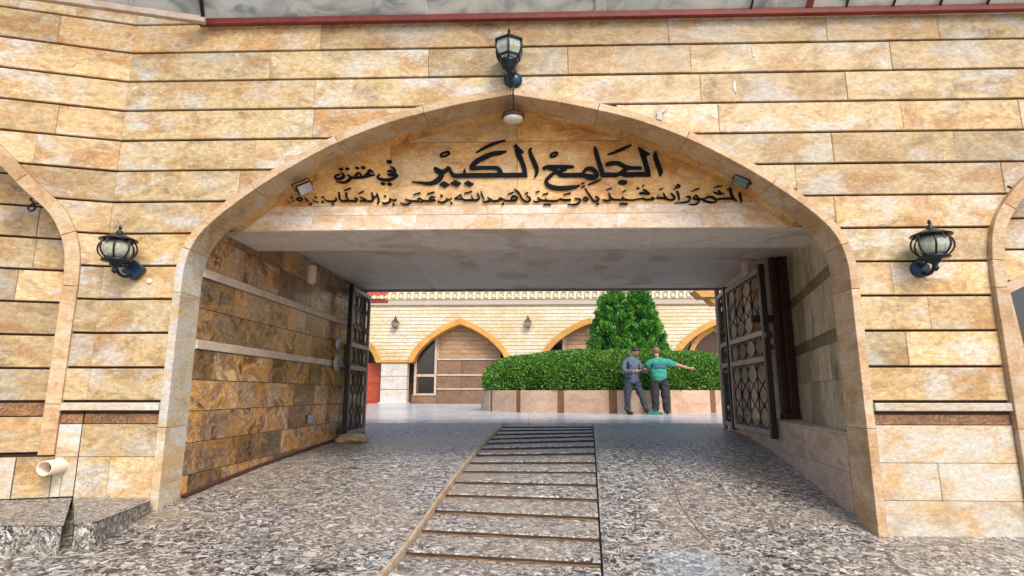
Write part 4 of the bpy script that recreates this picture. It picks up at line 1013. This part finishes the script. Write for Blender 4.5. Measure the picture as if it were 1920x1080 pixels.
for c in centres:
    y0 = FY+.62
    if c == -9.12:
        dr = MB().box(c+1.55, c+2.55, y0-.2, y0, 1.0, 2.85, .01).build('door', M['reddoor'], far)
        MB().box(c+1.62, c+2.48, y0-.22, y0-.201, 1.9, 2.75, .008).build('door_panel', M['reddoor'], dr)
        MB().box(c+1.62, c+2.48, y0-.22, y0-.201, 1.1, 1.8, .008).build('door_panel', M['reddoor'], dr)
        MB().box(c-2.3, c+1.5, y0-.1, y0, 1.0, 5).build('recess_panel', M['umber'], far)
        continue
    # stone dado in three courses with pale rails
    x0_, x1_ = c-1.12, c+2.3
    for a, b in ((1.02, 1.62), (1.70, 2.26), (2.34, 2.98)):
        xs = frange(x0_, x1_, 3)
        for p, q in zip(xs, xs[1:]): MB().box(p+.004, q-.004, y0-.06, y0, a, b, .006).build('dado_stone', M['umber'], far)
    for z in (1.66, 2.30, 3.03): MB().box(x0_, x1_, y0-.1, y0, z-.035, z+.035, .008).build('dado_rail', M['bandpale'], far)
    for kk in range(8):
        z = 3.08+kk*.21; MB().box(c-1.0, c+1.72, y0-.05, y0, z, z+.2, .006).build('lintel_board', M['tanpanel'], far)
    for x in (c-1.14, c+1.73): MB().box(x, x+.13, y0-.08, y0, 3.07, 4.8, .01).build('jamb', M['tanpanel'], far)
    MB().box(c-2.28, c+2.3, y0-.05, y0, 1.02, 1.42, .006).build('dado_stone', M['umber'], far)
    wd = MB().box(c-2.1, c-1.2, y0-.02, y0, 1.42, 4.6).build('window', M['darkglass'], far)
    f = MB()
    f.box(c-2.19, c-2.07, y0-.1, y0, 1.36, 3.1, .01).box(c-1.24, c-1.13, y0-.1, y0, 1.36, 4.8, .01).box(c-2.068, c-1.242, y0-.1, y0, 1.36, 1.46, .01).box(c-2.068, c-1.242, y0-.1, y0, 2.22, 2.34, .01)
    f.build('window_frame', M['bandpale'], wd)
    f = MB().box(c-2.065, c-1.96, y0-.06, y0-.021, 1.465, 2.215).box(c-2.065, c-1.96, y0-.06, y0-.021, 2.345, 4.5); f.build('window_sash', M['rustiron'], wd)
    MB().box(c+1.87, c+2.3, y0-.02, y0, 3.08, 4.2).build('window', M['darkglass'], far)
    if c > 8:
        P = catmull([(0, 4.3), (.5, 4.0), (.85, 3.6), (1.0, 3.2), (1.0, 3.08)], 4)
        for sd in (-1, 1):
            slab('inner_arch', [(c-.2+sd*x, z) for x, z in P]+[(c-.2+sd*x, z) for x, z in offset(P, .22)[::-1]], y0-.2, .14, M['orange'], far, .01)
        MB().prism([(c-.2+s*x, z) for s, Q in ((1, P[::-1]), (-1, P[1:])) for x, z in Q][::-1], y0-.12, y0-.10).build('inner_panel', M['doorframe'], far)
MB().box(-18, 18, FY-.5, FY+1.2, .90, 1.0, .02).build('step', M['bandpale'], far)
for x, lab in ((-6.12, 'left diamond-shaped brass lantern on the far arcade wall'), (.0, 'right diamond-shaped brass lantern on the far arcade wall')):
    e = empty('diamond_lantern', (x, FY-.2, 4.66), 0, lab, 'lantern', 'diamond lanterns on the arcade')
    MB().lathe([(.01, .36), (.03, .26), (.06, .2), (.15, .06), (.2, 0)], n=6).build('cap', M['rustiron'], e)
    MB().lathe([(.2, -.001), (.16, -.06), (.05, -.22), (.01, -.28)], n=6).build('glass', M['lampglass'], e)
    for k in range(6):
        a = 2*math.pi*k/6; MB().tube([(.2*math.cos(a), .2*math.sin(a), 0), (.16*math.cos(a), .16*math.sin(a), -.07), (.01, 0, -.29)], .014, 5).build('rib', M['rustiron'], e)
    MB().tube([(0, 0, .2), (0, .14, .26), (0, .2, .2)], .02, 6).build('arm', M['rustiron'], e)
# red tiled eave at the left, orange cornice end at the right
ev = empty('tiled_eave', (-5.75, 20.0, 4.85), 0, 'corner of a red tiled eave showing beside the left gate', 'eave')
for r_ in range(2):
    for k in range(6):
        mb = MB(); x = -.9+k*.26+.0*r_; n = 6; V = []
        for (yy, zz) in ((0, 0), (.5, .26)):
            for j in range(n+1):
                a = math.pi*j/n; V.append((x+.12-.12*math.cos(a), yy-.2+r_*.45, zz+.07*math.sin(a)+r_*.2))
        mb.add(V, [(j, j+1, n+2+j, n+1+j) for j in range(n)]); mb.build('tile', M['rooftile'], ev)
MB().box(-1.0, .65, .0, .3, -.14, -.02, .01).build('fascia', M['rooftile'], ev)
co = empty('cornice_end', (6.35, 20.0, 4.55), 0, 'stepped orange cornice end showing beside the right gate', 'cornice')
MB().prism([(0.2, .0), (1.2, -.0), (1.2, .22), (.0, .22)], -.2, .4).build('moulding', M['orange'], co)
MB().prism([(-.25, .24), (1.2, .24), (1.2, .48), (-.5, .48)], -.3, .4).build('moulding', M['orange'], co)
MB().prism([(-.35, .5), (1.2, .5), (1.2, .7), (-.15, .7)], -.25, .4).build('moulding', M['orange'], co)

# ---------------------------------------------------------------- planter, hedge, cypress
PC = (2.8, 18.4); PA, PB = 4.3, 2.45
pln = empty('planter', (PC[0], PC[1], .93), 0, 'long oval peach stone planter with brown upright strips', 'planter')
def ell(th, k=1.0): return (PA*k*math.sin(th), -PB*k*math.cos(th))
NT = 18; th0 = R(-6.2)
for i in range(NT):
    ta = th0+i*2*math.pi/NT; tb = ta+2*math.pi/NT; hw = R(1.35)
    def band(a, b, k0, k1, z0, z1, n=5):
        V = []
        for t_ in frange(a, b, n):
            for k_, z_ in ((k1, z0), (k1, z1), (k0, z1), (k0, z0)): x, y = ell(t_, k_); V.append((x, y, z_))
        F = [(j*4+q, j*4+4+q, j*4+4+(q+1) % 4, j*4+(q+1) % 4) for j in range(n) for q in range(4)]+[(0, 1, 2, 3), (4*n+3, 4*n+2, 4*n+1, 4*n)]
        return V, F
    mesh_obj('panel', *band(ta+hw+.002, tb-hw-.002, .95, 1.0, -.02, .635), M['peach'], pln)
    mesh_obj('strip', *band(ta-hw, ta+hw, .95, .994, -.02, .63, 1), M['plstrip'], pln)
mesh_obj('soil', [(0, 0, .55)]+[(*ell(2*math.pi*k/32, .95), .55) for k in range(32)], [(0, k+1, (k+1) % 32+1) for k in range(32)], M['soil'], pln)
def scatter_leaves(name, n, gen, mat, parent, seed):
    rr = random.Random(seed); V = []; F = []
    for i in range(n):
        p, nrm, ln, wd, upb = gen(rr)
        d_ = Vector((rr.gauss(0, 1), rr.gauss(0, 1), rr.gauss(0, 1)+upb)).normalized()
        d_ = (d_+Vector(nrm)*.5).normalized()
        s_ = d_.cross(Vector((rr.gauss(0, 1), rr.gauss(0, 1), rr.gauss(0, 1)))).normalized()*wd*.5
        p = Vector(p); b = len(V)
        V += [p, p+d_*ln*.5+s_, p+d_*ln, p+d_*ln*.5-s_]; F.append((b, b+1, b+2, b+3))
    o = mesh_obj(name, V, F, mat, parent); o['kind'] = 'stuff'; return o
hd = empty('hedge', (PC[0], PC[1], 1.5), 0, 'dense clipped green hedge filling the oval planter', 'hedge')
HZ = 1.20
def hedge_pt(u, v, k=1.0):
    # squashed super-ellipsoid: flat clipped top, rounded shoulders
    t_ = 2*math.pi*u; ph = math.pi*.5*v
    cr = math.cos(ph)**.45; sz = math.sin(ph)**.75
    x, y = ell(t_, .985*k*(cr*.92+.08*cr)); lump = 1+.02*math.sin(t_*9+v*5)+.015*math.sin(t_*23+v*11)
    return Vector((x*lump, y*lump, .05+HZ*sz*k*(1+.02*math.sin(x*3.1)+.015*math.sin(x*7+y*3))))
def hgen(rr):
    u = rr.uniform(-.30, .30) if rr.random() < .8 else rr.random(); v = rr.random()**.9
    p = hedge_pt(u, v, rr.uniform(.93, 1.0)**.6)
    nn = Vector((p.x/PA**2, p.y/PB**2, max(0, p.z-.3)*.9)).normalized()
    return p, nn*1.6, rr.uniform(.05, .10), rr.uniform(.028, .05), .35
scatter_leaves('foliage', 90000, hgen, M['hedge'], hd, 3)
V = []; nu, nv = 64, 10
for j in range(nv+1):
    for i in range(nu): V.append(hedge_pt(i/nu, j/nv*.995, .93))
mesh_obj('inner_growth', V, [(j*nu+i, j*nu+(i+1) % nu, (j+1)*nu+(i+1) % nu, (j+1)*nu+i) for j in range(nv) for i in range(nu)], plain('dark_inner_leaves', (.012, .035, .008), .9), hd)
tr = empty('cypress_tree', (3.15, 18.4, 1.5), 0, 'bushy bright green cypress with two tips behind the hedge', 'tree')
tips = [(-.36, 3.46, .95), (.48, 3.36, .95)]
for sx, h_, r_ in tips: MB().tube([(sx*.3, 0, -.1), (sx*.8, 0, 1.2), (sx, 0, 2.9)], [.11, .08, .02], 8).build('trunk', M['bark'], tr)
def cone_r(v): return min(1, (1-v)**.78*1.14+.03)
rc = random.Random(21); tufts = []
for i in range(900):
    sx, h_, r_ = rc.choice(tips); v = rc.random()**1.1; z = .25+v*(h_-.25); a_ = rc.uniform(0, 2*math.pi)
    rad = r_*cone_r(v)*rc.uniform(.80, .98)
    tufts.append((Vector((sx+rad*math.cos(a_), rad*math.sin(a_), z)), Vector((math.cos(a_), math.sin(a_), 1.1)).normalized(), rc.uniform(.16, .30)))
def tgen(rr):
    c_, d_, L_ = tufts[cur[0]]
    u = rr.random()**.8; wd_ = .11*math.sin(math.pi*min(1, u*.8+.15))
    p = c_+d_*L_*(u*1.1-.4)+Vector((rr.gauss(0, wd_*.6), rr.gauss(0, wd_*.6), rr.gauss(0, wd_*.4)))
    return p, d_*3.2, rr.uniform(.06, .13), rr.uniform(.022, .042), .8
cur = [0]
def tgen_all(rr):
    cur[0] = rr.choice(groups[gi]); return tgen(rr)
groups = [[i for i in range(900) if i % 3 == k] for k in range(3)]
leafm = [M['thuja'], leaf_mat('cypress_sprays_light', [(0, (.06, .26, .025)), (.5, (.18, .50, .06)), (1, (.42, .68, .14))], .2), leaf_mat('cypress_sprays_deep', [(0, (.008, .06, .012)), (.6, (.025, .16, .02)), (1, (.07, .28, .035))], .1)]
for gi in range(3): scatter_leaves('foliage', 24000, tgen_all, leafm[gi], tr, 9+gi)
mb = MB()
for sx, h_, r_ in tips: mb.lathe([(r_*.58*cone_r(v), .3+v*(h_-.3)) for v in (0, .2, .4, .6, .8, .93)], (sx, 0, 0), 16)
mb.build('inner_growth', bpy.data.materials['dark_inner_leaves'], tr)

# ---------------------------------------------------------------- people
def skin(name, J, edges, mat, parent, lv=2, root=0):
    me = bpy.data.meshes.new(name); me.from_pydata([j[0] for j in J], edges, []); me.materials.append(mat)
    o = bpy.data.objects.new(name, me); COL.objects.link(o); o.parent = parent
    sk = o.modifiers.new('skin', 'SKIN'); sk.use_smooth_shade = True
    for i, j in enumerate(J):
        r_ = j[1]; me.skin_vertices[0].data[i].radius = (r_, r_) if not isinstance(r_, tuple) else r_
    me.skin_vertices[0].data[root].use_root = True
    ss = o.modifiers.new('s', 'SUBSURF'); ss.levels = lv; ss.render_levels = lv
    if name in ('jacket', 'trousers', 't_shirt'):                    # soft cloth folds
        if 'cloth_folds' not in bpy.data.textures:
            tx = bpy.data.textures.new('cloth_folds', 'CLOUDS'); tx.noise_scale = .09; tx.noise_depth = 1
        ss.levels = ss.render_levels = 3
        dm = o.modifiers.new('folds', 'DISPLACE'); dm.texture = bpy.data.textures['cloth_folds']; dm.strength = .05; dm.mid_level = .5; dm.texture_coords = 'LOCAL'
    return o
def chain(*js): return list(js), [(i, i+1) for i in range(len(js)-1)]
def blob(name, c, r, mat, parent, rot=(0, 0, 0), cut=None):
    bm = bmesh.new(); bmesh.ops.create_icosphere(bm, subdivisions=3, radius=1)
    if cut: bmesh.ops.bisect_plane(bm, geom=bm.verts[:]+bm.edges[:]+bm.faces[:], plane_co=cut[0], plane_no=cut[1], clear_outer=True)
    me = bpy.data.meshes.new(name); bm.to_mesh(me); bm.free(); me.materials.append(mat)
    me.polygons.foreach_set('use_smooth', [True]*len(me.polygons))
    o = bpy.data.objects.new(name, me); COL.objects.link(o); o.parent = parent; o.location = c; o.scale = r; o.rotation_euler = rot; return o
def hand(parent, c, dirv, up, s=1.0):
    """Palm with four unequal fingers and a thumb off its side."""
    d_ = Vector(dirv).normalized(); u_ = Vector(up).normalized(); l_ = d_.cross(u_).normalized(); c = Vector(c); mb = MB()
    mb.tube([c-d_*.02*s, c+d_*.03*s, c+d_*.085*s], [.026*s, .036*s, .034*s], 8)
    for k, ln in enumerate((.062, .075, .07, .055)):
        b = c+d_*.075*s+l_*(k-1.5)*.018*s; mb.tube([b, b+d_*ln*.5*s-u_*.008*s, b+d_*ln*s-u_*.026*s], [.0095*s, .009*s, .006*s], 6)
    b = c+d_*.02*s-l_*.03*s; mb.tube([b, b-l_*.025*s+d_*.03*s, b-l_*.028*s+d_*.062*s], [.012*s, .011*s, .008*s], 6)
    return mb.build('hand', M['skin'], parent, True)
def head(parent, c, yaw, tilt, hairm, s=1.0, short=True):
    h = empty('head', c); h.parent = parent; h.rotation_euler = (tilt, 0, yaw)       # face looks along local -y
    J, E = chain(((0, .02, -.15), .055), ((0, .01, -.08), .055), ((0, -.01, -.02), (.075, .082)), ((0, 0, .06), (.085, .10)), ((0, 0, .115), (.06, .075)))
    skin('face', J, E, M['skin'], h, 2)
    MB().tube([(0, -.09, .02), (0, -.115, -.01), (0, -.10, -.02)], [.008, .014, .01], 6).build('nose', M['skin'], h, True)
    for sx in (-1, 1):
        blob('ear', (sx*.083, .005, .0), (.012, .02, .03), M['skin'], h)
        blob('eye', (sx*.03, -.082, .025), (.011, .008, .008), M['hair'], h)
    MB().box(-.022, .022, -.093, -.08, -.052, -.044, .002).build('mouth', plain('lips', (.25, .09, .07), .5), h)
    blob('hair', (0, .018, .045), (.097, .108, .10), hairm, h, (R(-12), 0, 0), ((0, 0, -.25), (0, -.55, -1)))
    h.scale = (s*1.08, s, s); return h
# man in the blue-grey suit: turned right, head bowed over what he holds
p1 = empty('person', (2.78, 15.35, g(2.8, 15.4)+.004), 0, 'man in a blue-grey suit jacket looking down at his hands', 'person')
# coordinates local: x right, y away, z up
J = [((0, 0, .93), (.11, .08)), ((.02, 0, 1.10), (.10, .07)), ((.0, 0, 1.30), (.12, .08)), ((.02, 0, 1.43), (.09, .07)), ((.06, -.01, 1.50), .055),
     ((-.13, -.03, .90), .10), ((-.14, -.04, .50), .075), ((-.16, 0, .10), .05), ((-.15, -.03, .06), .035),
     ((.10, .03, .90), .10), ((.22, .0, .50), .072), ((.34, .04, .10), .05), ((.36, .02, .06), .035),
     ((-.19, -.04, 1.38), .065), ((-.22, -.10, 1.10), .05), ((.04, -.22, 1.12), .036),
     ((.18, .08, 1.38), .06), ((.24, .0, 1.12), .048), ((.30, -.16, 1.16), .036)]
E = [(0, 1), (1, 2), (2, 3), (3, 4), (0, 5), (5, 6), (6, 7), (7, 8), (0, 9), (9, 10), (10, 11), (11, 12), (3, 13), (13, 14), (14, 15), (3, 16), (16, 17), (17, 18)]
skin('body', J, E, M['skin'], p1)
skin('jacket', [((-.02, 0, .76), (.23, .17)), ((.0, 0, 1.02), (.21, .16)), ((.0, 0, 1.26), (.24, .17)), ((.03, 0, 1.44), (.15, .12)),
                ((-.20, -.04, 1.36), .09), ((-.25, -.10, 1.12), .075), ((.0, -.21, 1.12), .055), ((.19, .08, 1.36), .08), ((.26, 0, 1.13), .068), ((.29, -.12, 1.155), .052), ((.06, -.01, 1.52), .075)],
     [(0, 1), (1, 2), (2, 3), (3, 4), (4, 5), (5, 6), (3, 7), (7, 8), (8, 9), (3, 10)], M['suit'], p1)
skin('trousers', [((0, 0, 1.04), (.17, .13)), ((-.11, -.02, .84), .13), ((-.15, -.04, .5), .098), ((-.17, 0, .06), .085), ((.10, .02, .82), .12), ((.22, 0, .5), .095), ((.35, .04, .06), .082)],
     [(0, 1), (1, 2), (2, 3), (0, 4), (4, 5), (5, 6)], M['trouser'], p1)
for x, y in ((-.15, 0), (.37, .02)):
    J, E = chain(((x-.03, y+.03, .05), .05), ((x+.04, y-.05, .042), .048), ((x+.12, y-.13, .035), .036)); skin('shoe', J, E, M['shoe'], p1, 1)
head(p1, (.09, -.04, 1.63), R(55), R(38), M['hair'], .98)
hand(p1, (.04, -.22, 1.12), (.9, -.3, .25), (0, -.3, 1)); hand(p1, (.30, -.16, 1.16), (-.3, -.8, .2), (0, -.2, 1))
ph = MB().box(-.035, .035, -.006, .006, -.075, .075, .003).build('phone', M['iron']); ph.location = (3.03, 15.06, g(2.8, 15.4)+1.17); ph.rotation_euler = (R(-50), 0, R(40))
tag(ph, 'dark phone held in the hands of the man in the suit', 'phone')
# man in the teal T-shirt, seen from behind, right arm stretched out
p2 = empty('person', (3.52, 15.5, g(3.5, 15.5)+.004), 0, 'heavily built man in a teal T-shirt seen from behind, one arm stretched to the right', 'person')
J = [((0, 0, .93), (.12, .09)), ((0, 0, 1.12), (.12, .09)), ((0, 0, 1.32), (.13, .08)), ((0, .0, 1.42), (.10, .07)), ((-.03, 0, 1.52), .058),
     ((-.12, 0, .88), .11), ((-.12, -.01, .5), .08), ((-.13, .0, .10), .05), ((-.14, .03, .06), .035),
     ((.12, 0, .88), .11), ((.13, -.02, .5), .08), ((.15, .0, .10), .05), ((.17, .03, .06), .035),
     ((-.24, 0, 1.38), .07), ((-.33, .08, 1.16), .05), ((-.27, .20, 1.10), .038),
     ((.26, 0, 1.38), .07), ((.55, .02, 1.29), .05), ((.80, .05, 1.22), .038), ((.86, .06, 1.21), .032)]
E = [(0, 1), (1, 2), (2, 3), (3, 4), (0, 5), (5, 6), (6, 7), (7, 8), (0, 9), (9, 10), (10, 11), (11, 12), (3, 13), (13, 14), (14, 15), (3, 16), (16, 17), (17, 18), (18, 19)]
skin('body', J, E, M['skin'], p2)
sh = skin('t_shirt', [((0, 0, .79), (.24, .18)), ((0, 0, 1.06), (.245, .18)), ((0, 0, 1.27), (.24, .165)), ((0, 0, 1.41), (.17, .12)), ((-.03, 0, 1.46), (.08, .08)),
                 ((-.25, 0, 1.35), .11), ((-.33, .05, 1.20), .10), ((.27, 0, 1.36), .105), ((.46, .01, 1.31), .09)],
          [(0, 1), (1, 2), (2, 3), (3, 4), (3, 5), (5, 6), (3, 7), (7, 8)], M['teal'], p2)
skin('trousers', [((0, 0, 1.0), (.17, .12)), ((-.12, 0, .80), .145), ((-.13, -.01, .5), .118), ((-.13, 0, .05), .095), ((.14, 0, .78), .14), ((.14, -.02, .5), .115), ((.16, 0, .05), .095)],
     [(0, 1), (1, 2), (2, 3), (0, 4), (4, 5), (5, 6)], M['darktrouser'], p2)
for x, dx in ((-.14, -.02), (.17, .05)):
    J, E = chain(((x, -.05, .05), .052), ((x+dx*.5, .06, .045), .05), ((x+dx, .17, .035), .04)); skin('shoe', J, E, M['shoe'], p2, 1)
# printed band across the shoulder blades, a strip of cloth following the back
V = []; n = 14
for j, z in enumerate((1.22, 1.34)):
    for i in range(n+1):
        u = -1+2*i/n; V.append((u*.17, -.176+.055*u*u+(.018 if j else 0), z))
mesh_obj('shirt_print', V, [(i, i+1, n+2+i, n+1+i) for i in range(n)], M['tealprint'], p2)
head(p2, (-.05, .02, 1.64), R(195), R(14), M['hairbrown'], 1.02)
hand(p2, (.86, .06, 1.21), (1, .1, -.05), (0, 0, 1), 1.1); hand(p2, (-.27, .20, 1.10), (.1, .9, .1), (0, 0, 1))
bg_ = empty('bag', (3.30, 15.25, g(3.3, 15.2)+.004), 0, 'flat teal cloth bag on the ground between the two men', 'bag')
J, E = chain(((-.19, 0, .03), (.03, .05)), ((-.1, 0, .025), (.022, .06)), ((.05, 0, .03), (.028, .07)), ((.17, 0, .02), (.02, .05)), ((.22, 0, .03), (.025, .04))); skin('pouch', J, E, M['tealbag'], bg_, 2)
MB().tube(catmull([(-.1, 0, .08), (0, -.05, .13), (.1, 0, .09)], 5), .008, 6).build('handle', M['tealbag'], bg_, True)
